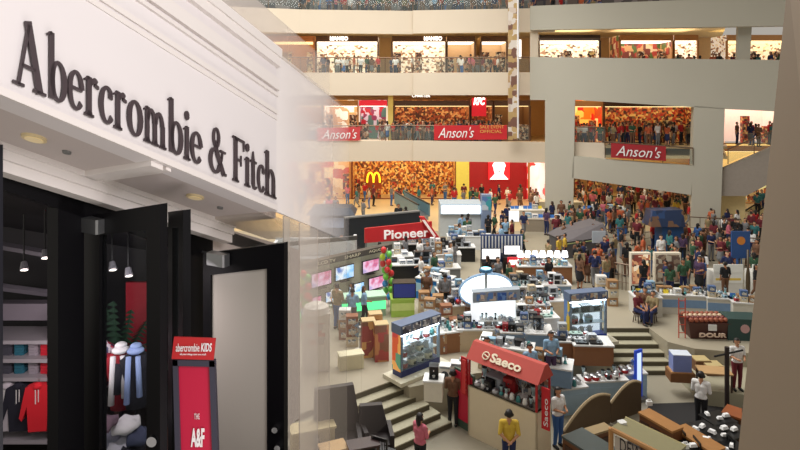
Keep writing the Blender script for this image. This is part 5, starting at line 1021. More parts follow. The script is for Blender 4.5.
for i, (x, y, w_, h_, c, nm) in enumerate(((514, 218, 1.0, .7, (250, 250, 255), 'white lit'), (603, 262, 1.3, .8, (240, 244, 250), 'white'), (599, 239, 1.2, .7, (180, 190, 200), 'pale grey'))):
    D = 32 if i != 0 else 36; q = P(x, y, D); t = thing('sign_board', '%s rectangular board standing in the crowd' % nm, 'sign', (q.x, D, 1), rnd.uniform(-.2, .2)); m = MB(); m.bx(-w_/2*.6, w_/2*.6, 0, .05, q.z-1-.3*h_, q.z-1+.6*h_); m.build('board', M('board_%d' % i, c, emit=.6 if i < 2 else 0), t); m = MB(); m.tube((0, .03, 0), (0, .03, q.z-1), .03); m.build('pole', GREY, t)
# canopies and planters behind, left of the tower column
p = at(320, 37); t = thing('info_booth', 'slate grey booth with a dark sloping top at the left back', 'booth', at(331, 37)); m = MB(); m.bx(-1.3, 1.3, 0, 1.6, 0, 1.7); m.build('wall_panel', M('slate', (84, 92, 104)), t); m = MB(); m.hexa([(-1.5, -.3, 1.7), (1.5, -.3, 1.7), (1.5, 1.8, 1.7), (-1.5, 1.8, 1.7)], [(-1.2, .1, 2.1), (1.2, .1, 2.1), (1.2, 1.4, 2.1), (-1.2, 1.4, 2.1)]); m.build('roof', M('slate_dark', (60, 64, 74)), t); m = MB(); m.bx(-.6, .9, -.04, 0, .9, 1.5); m.build('screen', M('scr_grey', (130, 140, 160), emit=.2), t); block(at(331, 37).x-1.5, at(331, 37).x+1.5, 36.7, 38.6)
p = at(318, 31); t = thing('white_stall', 'white walled stall with a dark roof edge behind the television booth', 'booth', p); m = MB(); m.bx(-2.2, 2.0, 0, .15, 0, 1.7); m.bx(-2.2, -2.05, -1.5, 0, 0, 1.6); m.bx(1.85, 2, -1.2, 0, 0, 1.9); m.build('wall_panel', M('stall_white', (196, 198, 200)), t); m = MB(); m.hexa([(-2.3, -1.6, 1.6), (2.1, -1.2, 1.9), (2.1, -1.05, 1.9), (-2.3, -1.45, 1.6)], [(-2.3, -1.6, 1.78), (2.1, -1.2, 2.1), (2.1, -1.05, 2.1), (-2.3, -1.45, 1.78)]); m.build('roof_edge', M('roof_dark', (66, 66, 66)), t); m = MB(); m.bx(-1.5, 1.5, -.6, -.1, 0, .8); m.build('desk', M('desk_grey', (150, 154, 158)), t); block(p.x-2.2, p.x+2, p.y-1.5, p.y+.3)
p = at(583, 34.0); t = thing('tent_stall', 'dark grey stall with a low sloping fabric roof', 'booth', p, .25); m = MB(); m.bx(-1.25, 1.3, -.4, 1.6, 0, .95); m.build('wall_panel', M('stall_dark_grey', (84, 82, 84)), t); m = MB(); m.hexa([(-1.35, -.5, .95), (1.35, -.5, 1.1), (1.35, 1.7, 1.1), (-1.35, 1.7, .95)], [(-1.0, .2, 1.35), (1.3, .0, 1.75), (1.3, 1.4, 1.75), (-1.0, 1.2, 1.35)]); m.build('roof', M('roof_grey', (106, 100, 102), .7), t); m = MB(); m.tube((-1.35, -.55, .85), (1.35, -.55, 1.0), .03); m.build('rail', M('rail_green', (140, 150, 100)), t); block(p.x-2, p.x+2, p.y-.8, p.y+2.2)
for i, (x, y, w_, c, nm) in enumerate(((560, 213, 3.4, (170, 164, 148), 'stone planter at the foot of the left tower column'), (528, 222, 2.4, (190, 186, 176), 'beige counter left of the tower column'), (607, 222, 3.2, (96, 110, 120), 'grey counter between the tower columns'), (545, 232, 2.6, (150, 138, 120), 'low brown counter before the stone planter'))):
    counter('low_counter', nm, x, y, w_, 1.0, .85, M('ctop_%d' % i, tuple(min(255, v+40) for v in c)), M('cbody_%d' % i, c), rnd.uniform(-.1, .1), 1, None, ['carton', 'card', 'stereo'] if i else None, 400+i, 'on the '+nm.split(' at ')[0].split(' left')[0].split(' between')[0].split(' before')[0], .5, 1, 1)
# blue booth in the crowd, poster boards, white counters at the right
p = at(664, 33.5); t = thing('blue_stall', 'blue stall with a dark blue canopy in the red goods crowd', 'booth', p); m = MB(); m.bx(-.1, 1.1, 0, 1.0, 0, 1.75); m.build('wall_panel', M('stall_blue', (34, 74, 124)), t); m = MB(); m.hexa([(-.8, -.15, 1.75), (1.15, -.15, 1.75), (1.15, 1.1, 1.75), (-.8, 1.1, 1.75)], [(-.6, .1, 2.6), (1.1, .1, 2.65), (1.1, 1.0, 2.65), (-.6, 1.0, 2.6)]); m.build('canopy', PIC('canopy_blue', [(26, 46, 80), (36, 66, 110), (110, 80, 60), (20, 36, 66)], 2.0, seed=4), t); block(p.x-1.3, p.x+1.3, p.y-.6, p.y+1.4)
m = MB(); c = P(741, 250, 29); t = thing('blue_sign', 'upright blue board with an orange emblem by the far railing', 'sign', (c.x, c.y, 1)); m.bx(-.45, .45, 0, .08, c.z-1-.4, c.z-1+.9); m.build('board', M('sign_blue', (40, 80, 140)), t); m = MB(); m.tube((0, -.02, c.z-1+.45), (0, 0, c.z-1+.45), .2, n=16); m.build('emblem', M('emb_orange', (210, 130, 50)), t); m = MB(); m.tube((0, .04, 0), (0, .04, c.z-1), .03); m.build('pole', GREY, t)
BOARD = PIC('movie_posters', [(200, 150, 110), (120, 60, 50), (240, 220, 190), (160, 90, 70), (90, 70, 60), (230, 180, 120)], 5, emit=.5, seed=3)
for k, (x0, x1, yt, yb, em) in enumerate(((631, 651, 253, 290, .8), (655, 681, 253, 292, .3))):
    D = 27.6+.3*k; a, b = at(x0, D), at(x1, D); t = thing('poster_board', ('brightly lit white framed board of small posters', 'dimmer board of small posters right of the lit one')[k], 'sign', (a+b)/2); w_ = (b-a).length; h_ = P(0, yt, D).z-1
    m = MB(); m.bx(-w_/2, w_/2, 0, .25, 0, h_); m.build('frame', M('board_frame', (214, 204, 184), emit=.15), t); m = MB(); m.bx(-w_/2+.05, w_/2-.05, -.02, 0, .42, h_-.08); m.build('posters', BOARD if k == 0 else PIC('movie_posters_dim', [(150, 130, 110), (100, 70, 60), (190, 180, 160), (110, 90, 80)], 5, emit=.12, seed=7), t)
    m = MB(); m.bx(-w_/2-.01, w_/2+.01, -.03, -.0, .0, .34); m.build('foot_panel', BLACK, t); block(a.x, b.x, D-.1, D+.4)
for k, (x, y, wd, lb) in enumerate(((728, 283, 1.35, 'left'), (764, 283, 1.1, 'right'))):
    D = 27.5; p = at(x, D); t = thing('white_desk', '%s white lit desk with a yellow stripe at the right back' % lb, 'counter', p); m = MB(); m.bx(-wd/2, wd/2, 0, .6, 0, 1.0); m.build('body', M('desk_white', (216, 214, 206), emit=.1), t); m = MB(); m.bx(-wd/2, wd/2, -.05, 0, 1.0, 1.35); m.bx(-wd/2, wd/2, -.02, 0, .5, 1.0); m.build('screen_board', M('desk_screen', (222, 222, 214), emit=.15), t); m = MB(); m.bx(-wd/2+.1, wd/2-.1, -.03, -.02, .62, .72); m.build('stripe', M('desk_yellow', (220, 190, 90), emit=.1), t); block(p.x-wd/2, p.x+wd/2, D-.1, D+.7)
m = MB(); p = at(748, 26.4); m.tube((0, 0, 0), (-.0, 0, 2.3), .05); m.ball((0, 0, .9), (.1, .08, .7), 10); t = thing('floor_sculpture', 'slim dark upright stand between the two white desks', 'stand', p); m.build('post', M('dark_gold', (74, 60, 40), .4), t, smooth=True)
# the long curved table of boxes at the right
LB = [(649, 313), (672, 310), (697, 311), (722, 314), (748, 319)]
r = random.Random(12)
for k, (x, y) in enumerate(LB):
    p = G(x, y+4); rz = -.03-.05*k; counter('long_table', '%s section of the white clothed table of boxes at the right' % ('first', 'second', 'third', 'fourth', 'last')[k], x, y+4, 1.08, .8, .8, WPL, M('cloth_white_table', (206, 202, 190)), rz, 1, M('cloth_blue_band', (120, 150, 186)) if k in (1, 2, 3) else None, ['carton', 'carton', 'card', 'cooker', 'blender', 'kettle'], 500+k, 'on the %s section of the long table' % ('first', 'second', 'third', 'fourth', 'last')[k], .3, 3, .72, 1)
p = G(711, 339); t = thing('fruit_stand', 'dark red stand with white letters and a heap of fruit', 'stand', p, -.05); block(p.x-1, p.x+1, p.y-.5, p.y+.9)
m = MB(); m.hexa([(-.74, 0, 0), (.74, 0, 0), (.74, .8, 0), (-.74, .8, 0)], [(-.85, -.1, .62), (.85, -.1, .62), (.85, .9, .62), (-.85, .9, .62)]); m.build('body', M('stand_maroon', (74, 38, 32), .5), t)
text('DOUR', M('stand_letters', (226, 200, 180), .5, noise=0), p+Vector((-.5, -.10, .12)), Vector((1, -.05, 0)), (0, -.15, 1), 1.0, .17, t, ext=.03, bold=.04)
m = MB(); m.bx(-.15, .15, -.14, -.1, .36, .58); m.build('card', WPL, t)
for i in range(9):
    for j in range(4):
        o = None; q = p+Vector((-.74+i*.185, .0+j*.22, .62)); m = MB(); m.ball((0, 0, .09), (.095, .095, .09), 8)
        if i == 0 and j == 0: FR0 = tag(m.build('fruit', M('fruit_red', (150, 70, 50), .5), smooth=True), '', 'fruit', 'fruit heaped on the dark red stand'); o = FR0
        else: m.bm.free(); o = FR0.copy(); COL.objects.link(o)
        o.location = q; c = ('brown red', 'cream', 'dark red')[(i*3+j*2) % 3]; o['label'] = '%s round fruit heaped on the dark red stand' % c; o.material_slots[0].link = 'OBJECT'; o.material_slots[0].material = M('fruit_'+c.replace(' ', '_'), {'brown red': (150, 80, 56), 'cream': (206, 180, 150), 'dark red': (110, 40, 36)}[c], .5)
p = G(745, 341); t = thing('teal_stand', 'dark teal stand with a round white emblem right of the fruit stand', 'stand', p, -.1); m = MB(); m.bx(-.6, .6, 0, .8, 0, .8); m.build('body', M('teal_dark', (36, 66, 64), .5), t); m = MB(); m.tube((0, -.02, .45), (0, 0, .45), .16, n=14); m.build('emblem', M('emb_pink', (190, 150, 150)), t); block(p.x-.7, p.x+.7, p.y-.1, p.y+.9)
p = G(682, 338); t = thing('red_rack', 'thin orange red wire rack left of the fruit stand', 'rack', p); 
for x in (-.12, .12): m = MB(); m.tube((x, 0, 0), (x, 0, 1.5), .02, n=6); m.build('post', M('rack_red', (190, 70, 50)), t)
for k in range(5): m = MB(); m.tube((-.12, 0, .2+.3*k), (.12, 0, .2+.3*k), .015, n=5); m.build('rung', M('rack_red', (190, 70, 50)), t)
# boxes and wooden tables on the landing
def crate(x, y, z, w_, d_, h_, top, side, label, rz=0):
    p = G(x, y, z); t = thing('crate', label, 'crate', p+Vector((0, d_/2, 0)), rz); m = MB(); m.bx(-w_/2, w_/2, -d_/2, d_/2, 0, h_); m.build('box', side, t); m = MB(); m.bx(-w_/2+.03, w_/2-.03, -d_/2+.03, d_/2-.03, h_, h_+.03); m.build('lid', top, t); return t
crate(684, 383, .5, .8, .55, .3, WOOD, M('crate_wood', (128, 86, 50), .6), 'wooden base crate under the blue and white box', -.1)
p = G(684, 383, .5)+Vector((0, .28, .33)); t = thing('shipping_box', 'white box with a blue printed front on the wooden crate', 'box', p, -.1); m = MB(); m.bx(-.3, .3, -.22, .22, 0, .55); m.build('box', M('box_blue_print', (126, 140, 196), .6), t); m = MB(); m.bx(-.3, .3, -.22, .22, .55, .57); m.build('lid', M('box_lid', (206, 214, 226)), t)
crate(704, 372, .5, .55, .5, .35, M('crate_top', (190, 170, 120)), M('crate_wood2', (110, 74, 46), .6), 'brown wooden crate behind the waiter, left one')
crate(716, 376, .5, .6, .5, .3, M('crate_top', (190, 170, 120)), M('crate_wood2', (110, 74, 46), .6), 'brown wooden crate behind the waiter, right one')
p = G(714, 388, .5); table('wooden_table', 'light wooden table on the landing behind the waiter', p, 1.0, .6, .6, M('table_tan', (186, 150, 104), .5), DWOOD, -.15)
# blue standing banner
p = at(639, 19.9, 0); t = thing('standing_banner', 'narrow glowing blue and white banner at the foot of the right stairs', 'sign', p, .5); h_ = P(0, 350, 19.9).z
m = MB(); m.bx(-.17, .17, 0, .06, .1, h_); m.build('frame', M('banner_blue', (36, 70, 190), emit=.3), t); m = MB(); m.bx(-.09, .1, -.01, 0, .4, h_-.1); m.build('lit_panel', M('banner_white', (200, 220, 255), emit=1.0, noise=0), t); m = MB(); m.bx(-.25, .25, -.15, .2, 0, .1); m.build('base', GREY, t)
# lounge at the lower right: wavy partition, wooden units, black tables
pa, pb = at(563, 17.6, 0), at(642, 19.2, 0); d = pb-pa; wv = d.length; rzw = math.atan2(d.y, d.x); t = thing('wavy_partition', 'brown partition of two arched panels with a pale edge', 'partition', pa, rzw)
for k, (x0, x1, h0, h1, hp) in enumerate(((.05, 1.95, .25, .98, .5), (1.99, 3.34, .6, 1.05, .8))):
    pts = []; N = 14
    for i in range(N+1):
        s_ = i/N; z = h0+(h1-h0)*math.sin(min(1, s_/.72)*PI/2) - (.12*((s_-.72)/.28)**2 if s_ > .72 else 0); pts.append((x0+(min(x1, wv)-x0)*s_, z))
    m = MB(); m.hexa([(x, 0, z) for x, z in pts]+[(pts[-1][0], 0, .0), (pts[0][0], 0, .0)], [(x, .06, z) for x, z in pts]+[(pts[-1][0], .06, .0), (pts[0][0], .06, .0)]); m.build('arched_panel', M('partition_brown', (92, 74, 52), .5), t)
    m = MB()
    for a, b in zip(pts, pts[1:]): m.tube((a[0], .03, a[1]), (b[0], .03, b[1]), .045, n=6)
    m.build('edge_trim', M('trim_pale', (170, 150, 116), .5), t)
def lowunit(label, xa, ya, xb, yb, zt, dep, col, name='wooden_counter'):
    """long unit whose top front edge runs between two seen points at height zt"""
    A = P(xa, ya, (HZ-zt)*F/(ya-HY)); B = P(xb, yb, (HZ-zt)*F/(yb-HY)); d = B-A; rz = math.atan2(d.y, d.x); L_ = d.length; t = thing(name, label, 'counter', (A.x, A.y, 0), rz)
    m = MB(); m.bx(0, L_, .02, dep, 0, zt-.06); m.build('body', M('unit_brown', (110, 66, 34), .5, noise=.15, scale=8), t); m = MB(); m.bx(-.02, L_+.02, -.02, dep+.02, zt-.06, zt); m.build('worktop', col, t)
    for k in range(3): m = MB(); m.bx(L_*(k+.12)/3, L_*(k+.88)/3, .0, .02, .12, zt-.2); m.build('door', M('unit_dark', (66, 40, 26), .5), t)
    return t
TOPW = M('top_orange_wood', (160, 112, 62), .45, noise=.15, scale=8)
lowunit('orange wood topped counter behind the framed menu board', 639, 412, 672, 431, 1.05, .42, TOPW)
lowunit('longer orange wood counter running toward the lower right', 673, 428, 712, 452, .85, .5, TOPW)
lowunit('orange wood shelf unit by the right pillar', 722, 412, 758, 424, .75, .6, M('top_red_wood', (150, 84, 46), .45))
lowunit('pale topped low counter under the wavy partition', 570, 441, 612, 428, .9, .3, M('top_pale', (150, 128, 90), .5))
for p_, s_ in ((P(652, 401, 17.4), 1), (P(689, 434, 15.6), 1.1)):
    t = thing('napkin_holder', 'small white napkin box on the '+('first' if s_ == 1 else 'second')+' orange wood counter', 'napkin holder', (p_.x, p_.y, 1.05 if s_ == 1 else .85)); m = MB(); m.box((0, .2, .06), (.16, .12, .12), 0, .01); m.build('box', WPL, t); m = MB(); m.box((0, .2, .14), (.1, .02, .06)); m.build('napkin', WPL, t)
# menu board with frame
mo = P(616, 432, 14.0); t = thing('menu_board', 'white signboard with dark serif lettering in a tan wooden frame', 'sign', (P(630, 450, 14).x, 14.0, 0)); 
q = [P(615, 436, 14.1), P(615, 500, 14.1), P(672, 520, 13.4), P(664, 463, 13.4)]
m = MB(); nb = Vector((.1, .25, 0)); m.hexa([q[0], q[1], q[2], q[3]], [v+nb*.15 for v in q]); m.build('board', M('menu_white', (206, 196, 184), .5), t, True)
m = MB(); 
for a, b in ((P(611, 428, 14.1), P(611, 505, 14.1)), (P(611, 429, 14.1), P(672, 460, 13.3))): m.tube(a, b, .06, n=8)
m.build('frame', M('frame_tan', (176, 128, 76), .5), t, True)
m = MB(); m.hexa([P(611, 429, 14.1), P(672, 460, 13.3), P(686, 448, 14.3), P(627, 419, 15.1)], [v+Vector((0, 0, .05)) for v in (P(611, 429, 14.1), P(672, 460, 13.3), P(686, 448, 14.3), P(627, 419, 15.1))]); m.build('top_shelf', M('shelf_olive', (140, 134, 100), .5), t, True)
for z_ in (15.1,):
    m = MB(); m.tube(P(625, 418, 15.1), P(686, 447, 14.3), .05, n=8); m.build('back_rail', M('rail_olive', (160, 150, 104), .5), t, True)
m = MB(); m.box((P(630, 450, 14).x+.3, 14.2, .5), (.9, .5, 1.0)); m.build('pedestal', DWOOD, t, True)
a, b = P(620, 450.5, 13.98), P(642, 461.5, 13.7); text('DEW', M('menu_ink', (50, 40, 44), noise=0), a, b-a, (0, 0, 1), (b-a).length, 13/F*13.9, t, ext=.012)
for (xx, yy, DD, h_) in ((622, 428, 14.55, .16),): pp = P(xx, yy, DD); tt = thing('napkin_holder', 'white napkin box on top of the menu board', 'napkin holder', pp); m = MB(); m.box((0, 0, h_/2), (.2, .16, h_), .3, .03); m.build('box', WPL, tt)
# dark long table, lower centre right
lowunit('long dark green grey table top crossing the lower edge of the picture', 563, 436, 604, 462, 1.0, .75, M('top_green_grey', (66, 74, 72), .35), 'bar_table')
# black restaurant tables with white napkins
r = random.Random(21); BT = table('restaurant_table', 'black restaurant table', at(700, 17, 0), .8, .7, .74, M('table_black', (20, 20, 22), .3), BLACK)
spots = [(702, 428), (718, 418), (716, 438), (733, 430), (732, 448), (700, 445)]
NAP = thing('folded_napkin', '', 'napkin', (0, 0, 0)); m = MB(); m.hexa([(-.07, -.04, 0), (.07, -.04, 0), (.07, .04, 0), (-.07, .04, 0)], [(-.05, -.03, .05), (.05, -.03, .05), (.05, .03, .05), (-.05, .03, .05)]); m.build('napkin', M('napkin_white', (240, 240, 240), .8), NAP)
def chair(label, p, rz, col, s=1.0, first=[None]):
    if first[0] is None:
        t = thing('dining_chair', '', 'chair', (0, 0, 0)); m = MB(); m.box((0, 0, .44), (.42, .42, .05), 0, .02); m.build('seat', col, t)
        for x in (-.18, .18):
            m = MB(); m.box((x, -.18, .21), (.035, .035, .42)); m.build('leg', col, t); m = MB(); m.hexa([(x-.018, .17, 0), (x+.018, .17, 0), (x+.018, .2, 0), (x-.018, .2, 0)], [(x-.018, .22, .92), (x+.018, .22, .92), (x+.018, .25, .92), (x-.018, .25, .92)]); m.build('leg', col, t)
        m = MB(); m.box((0, .235, .88), (.4, .03, .08)); m.box((0, .215, .6), (.36, .025, .04))
        for k in range(5): m.tube((-.13+k*.065, .215, .6), (-.13+k*.065, .235, .85), .01, n=5)
        m.build('backrest', col, t); first[0] = t
    return spawn(first[0], p, rz, s, label, 'dark wooden chairs')
for k, (x, y) in enumerate(spots):
    p = G(x, y, 0); z = .74; D = (HZ-.74)*F/(y-HY); p = at(x, D, 0); spawn(BT, p, .3, 1, 'black restaurant table set with white napkins, '+('below the waiter', 'behind the others near the waiter', 'in the middle of the group', 'by the right pillar', 'front one by the pillar', 'beside the orange wood counter')[k], 'black restaurant tables')
    for j in range(2 if k in (0, 3, 4) else 3):
        spawn(NAP, (p.x-.25+j*.25, p.y+r.uniform(-.2, .2), .78), r.uniform(0, 3), r.uniform(1.0, 1.6), 'white folded napkin on the black table '+('below the waiter', 'behind the others near the waiter', 'in the middle of the group', 'by the right pillar', 'at the front by the pillar', 'beside the orange wood counter')[k], 'white napkins on the black tables')
    chair('dark chair at the black table '+('below the waiter', 'behind the others near the waiter', 'in the middle of the group', 'by the right pillar', 'at the front by the pillar', 'beside the orange wood counter')[k], p+Vector((.65 if k % 2 else -.65, .1, 0)), (-PI/2 if k % 2 else PI/2), BLACK)
p = at(727, 18.9, 0); m = MB(); m.tube((0, 0, 0), (0, 0, 2.4-.2), .07); t = thing('dark_post', 'dark upright post right of the waiter', 'post', p); m.build('shaft', M('post_brown', (40, 28, 24)), t); m = MB(); m.tube((-.4, 0, 1.9), (.5, 0, 2.1), .03); m.build('arm', BLACK, t)
# lounge furniture behind the painted haze panels at the lower left (sunken court)
def sofa(label, p, rz, w_, col, h_=1.0):
    t = thing('high_back_bench', label, 'bench', p, rz); m = MB(); m.bx(-w_/2, w_/2, -.3, .35, .0, .42); m.build('seat', col, t); m = MB(); m.hexa([(-w_/2, .25, .42), (w_/2, .25, .42), (w_/2, .45, .42), (-w_/2, .45, .42)], [(-w_/2+.05, .4, h_), (w_/2-.15, .4, h_), (w_/2-.15, .55, h_), (-w_/2+.05, .55, h_)]); m.build('backrest', col, t)
    for s_ in (-1, 1): m = MB(); m.bx(s_*w_/2-.05, s_*w_/2+.05, -.3, .4, 0, .62); m.build('armrest', col, t)
    return t
BRW = M('bench_brown', (30, 18, 19), .5)
poly_slab([(-7, 9), (-.75, 9), (-.35, 14.9), (-1.6, 15.2), (-7, 10.6)], 0, 1.6, TERF, 'floor_platform')
sofa('dark brown high backed bench below the left steps', at(340, 14.2, 1.6), .3, 1.15, BRW, 1.45)
sofa('dark brown low bench nearer the steps', at(375, 14.2, 1.6), .15, .75, BRW, 1.0)
table('wooden_table', 'small table with a lit tan top before the dark bench', at(333, 13.3, 1.6), .6, .42, .78, M('table_tan2', (200, 160, 104), .4), DWOOD, .4)
table('wooden_table', 'table with a tan top at the lower left behind the glass', at(303, 12.6, 1.6), .7, .45, .75, M('table_tan2', (200, 160, 104), .4), DWOOD, .4)
table('wooden_table', 'dark long table beside the black chairs', at(363, 13.3, 1.6), .7, .4, .85, M('table_dark_red', (58, 36, 36), .4), DWOOD, .3)
chair('black slatted chair below the left steps, left one', at(384, 13.6, 1.6), 2.7, DWOOD, 1); chair('black slatted chair below the left steps, right one', at(392, 14.9, 0), 2.9, DWOOD, 1.1)
t = thing('cream_cabinet', 'cream cabinet with a flat top behind the frosted glass', 'cabinet', at(314, 14.0, .0), .35); m = MB(); m.bx(-.5, .5, 0, .4, 0, 2.3); m.build('body', M('cab_cream', (206, 186, 146)), t); m = MB(); m.bx(-.53, .53, -.04, .43, 2.3, 2.35); m.build('top', M('cab_top', (222, 204, 160)), t)
t = thing('white_pillar_display', 'rounded white pillar display behind the glass screens', 'pillar', G(316, 372), .1); m = MB(); m.bx(-.45, .45, 0, .5, 0, 1.9); m.lathe([(.45, 1.9), (.4, 2.1), (.2, 2.2)], (0, .25, 0)); m.build('body', M('pillar_white', (214, 208, 198)), t); m = MB(); m.bx(-.3, .3, -.02, 0, .9, 1.6); m.build('print', PIC('pillar_print', [(214, 208, 198), (190, 180, 176), (206, 160, 150)], 4), t)
t = thing('white_cart', 'low cream block display by the left steps', 'stand', G(352, 370), .3); m = MB(); m.bx(-.4, .4, 0, .4, 0, .45); m.build('body', M('cart_cream', (206, 196, 160)), t); m = MB(); m.bx(-.42, .42, -.02, .42, .45, .5); m.build('top', M('cart_top', (220, 212, 180)), t)
for k, (x, y) in enumerate(((369, 358), (382, 362), (376, 350))):
    p = G(x, y); t = thing('carton_tower', ('left', 'right', 'rear')[k]+' tall orange brown carton beside the glass cabinet steps', 'box', p, .2); m = MB(); m.bx(-.24, .24, 0, .4, 0, 1.25); m.build('box', PIC('carton_print_%d' % k, [(176, 110, 60), (150, 50, 40), (214, 160, 90), (120, 70, 40)], 3, seed=k), t); m = MB(); m.bx(-.24, .24, 0, .4, 1.25, 1.28); m.build('lid', M('carton_top', (200, 176, 130)), t); block(p.x-.3, p.x+.3, p.y-.1, p.y+.5)
p = G(360, 352); put('fan', p, 0, 'standing left of the orange cartons', rnd, 1.9, ('white', (230, 230, 228)))

rr = random.Random(8)
for k, (x, y, wh) in enumerate(((441, 352, 'stacked right of the left glass cabinet'), (449, 345, 'stacked right of the left glass cabinet'), (446, 333, 'stacked behind the left glass cabinet'), (455, 337, 'stacked behind the left glass cabinet'), (430, 326, 'stacked on the floor near the blue counter'), (438, 322, 'stacked on the floor near the blue counter'), (424, 318, 'stacked on the floor near the blue counter'),
        (352, 345, 'on the floor near the orange cartons'), (345, 338, 'on the floor near the orange cartons'), (601, 300, 'on the floor behind the right glass cabinet'), (612, 305, 'on the floor behind the right glass cabinet'))):
    q = G(x, y); z = 0
    for _ in range(rr.choice((2, 3, 3))): put('carton', q+Vector((0, 0, z)), rr.uniform(-.2, .2), wh, rr, 1.05, rr.choice((('brown', (160, 122, 84)), ('beige', (206, 190, 160)), ('white', (220, 220, 218)), ('rust', (140, 90, 64))))); z += .372
    block(q.x-.2, q.x+.2, q.y-.2, q.y+.2)
# ------------------------------ people one by one
SFAR = [0]
for k in ('stand', 'woman', 'hold', 'sit', 'lean'): pass
person_proto('stand_fine', fine=True, arms=dict(el=(-.24, .10, 1.14), wl=(-.06, .17, .98), er=(.24, .10, 1.14), wr=(.06, .17, 1.0)))
person_proto('hold_fine', fine=True, arms=dict(el=(-.23, -.03, 1.14), wl=(-.12, -.24, 1.12), er=(.23, -.03, 1.14), wr=(.12, -.24, 1.12)))
person_proto('woman_fine', fine=True, woman=True, arms=dict(el=(-.21, -.04, 1.15), wl=(-.10, -.24, 1.14), er=(.21, -.04, 1.15), wr=(.10, -.24, 1.14)))
def near(key, loc, rz, sh, tr, label, s=1.0, skin=0, hair='black'):
    PLACED.append(Vector(loc)); return person(key, loc, rz, sh, tr, 'near the kiosks', s, hair, skin, 'people near the coffee kiosk', label=label)
near('stand_fine', at(509, 16.0, 0), PI*.97, 'yellow', 'navy', 'man in a yellow shirt, hands behind his back, before the coffee kiosk', 1.02)
near('hold_fine', at(453, 18.4, 0), PI*.9, 'brown', 'black', 'man in a brown shirt and black trousers seen from behind by the kiosk', 1.0)
near('woman_fine', at(420, 15.9, 0), PI*.75, 'pink', 'black', 'woman in a patterned pink top at the lower edge of the picture', 1.0)
near('woman_fine', at(558, 17.3, 0), .5, 'white', 'blue', 'woman in white and blue jeans holding a paper beside the kiosk', 1.0)
near('hold_fine', at(551, 19.0, 1.0), .1, 'light blue', 'purple', 'man in a light blue shirt behind the appliance counters', .96)
near('hold_fine', at(487, 18.6, 1.0), .2, 'black', 'black', 'person with long black hair just above the red kiosk header', .95)
near('hold_fine', at(530, 18.3, 1.0), .2, 'light blue', 'black', 'person in a pale blue shirt behind the red kiosk header', .9)
near('hold_fine', at(701, 18.2, 0), PI*.8, 'white', 'black', 'waiter in a white shirt and black waistcoat among the black tables', 1.02)
near('hold_fine', at(737, 19.6, .5), .0, 'white', 'maroon', 'person in a white top with arms raised to the face on the landing', .98)
for x, y, sh, tr, rz, lb in ((637, 322, 'maroon', 'navy', .6, 'seated person in maroon at the top of the right stairs'), (645, 318, 'brown', 'blue', -.4, 'seated person in brown on the terrace beside the stairs'), (653, 322, 'khaki', 'navy', -.8, 'seated person in khaki nearest the long table')):
    p = G(x, y); s_ = .95; t = thing('stool', 'low stool under the '+lb, 'stool', p+Vector((0, .0, 0))); m = MB(); m.lathe([(.17, .36), (.18, .4)]); m.build('seat', DWOOD, t)
    for a in range(4): m = MB(); m.tube((.1*math.cos(a*PI/2), .1*math.sin(a*PI/2), .36), (.16*math.cos(a*PI/2), .16*math.sin(a*PI/2), 0), .02); m.build('leg', DWOOD, t)
    PLACED.append(p); person('sit', p+Vector((0, 0, .40-.84*s_+.02)), rz, sh, tr, 'x', s_, group='seated people by the right stairs', label=lb)
ALLC = list(CC); DK = ['black', 'navy', 'maroon', 'brown', 'grey', 'green', 'purple', 'blue', 'khaki', 'red', 'white']
crowd(15, 'before the burger restaurant', (355, 460), (201, 210), ['red', 'white', 'teal', 'brown', 'maroon', 'grey', 'orange', 'beige'], 1)
crowd(18, 'before the red shop wall', (462, 540), (201, 216), ['maroon', 'navy', 'black', 'green', 'grey', 'white', 'red', 'brown'], 2)
crowd(8, 'behind the frosted glass', (285, 350), (201, 222), ['white', 'pink', 'red', 'grey', 'beige'], 3)
crowd(8, 'at the dark booths on the left', (312, 420), (222, 232), ['grey', 'navy', 'black', 'white'], 4)
crowd(9, 'among the stereo stands', (335, 460), (262, 290), ['white', 'light blue', 'white', 'grey', 'green', 'navy'], 5, mind=.4)
crowd(5, 'in front of the televisions', (322, 375), (308, 330), ['light blue', 'white', 'khaki', 'grey'], 6)
crowd(14, 'around the reception booth', (455, 535), (228, 262), ['green', 'black', 'white', 'light blue', 'navy', 'maroon', 'grey'], 7)
crowd(52, 'in the dense crowd, middle', (540, 690), (222, 284), DK+['orange', 'yellow', 'teal'], 8, mind=.36)
crowd(32, 'between the tower columns', (577, 690), (200, 224), ['red', 'orange', 'maroon', 'white', 'black', 'green', 'khaki', 'yellow', 'pink'], 9, mind=.36)
crowd(18, 'beside the right tower column', (690, 776), (246, 300), DK, 10, mind=.4)
crowd(14, 'at the foot of the ramp', (726, 782), (212, 250), ['red', 'maroon', 'white', 'teal', 'pink', 'black', 'khaki'], 11, mind=.4)
crowd(11, 'behind the long table of boxes', (640, 765), (286, 300), DK, 12, mind=.4)
crowd(9, 'among the appliance counters', (480, 560), (292, 352), ['white', 'light blue', 'black', 'green', 'grey'], 13, mind=.4)

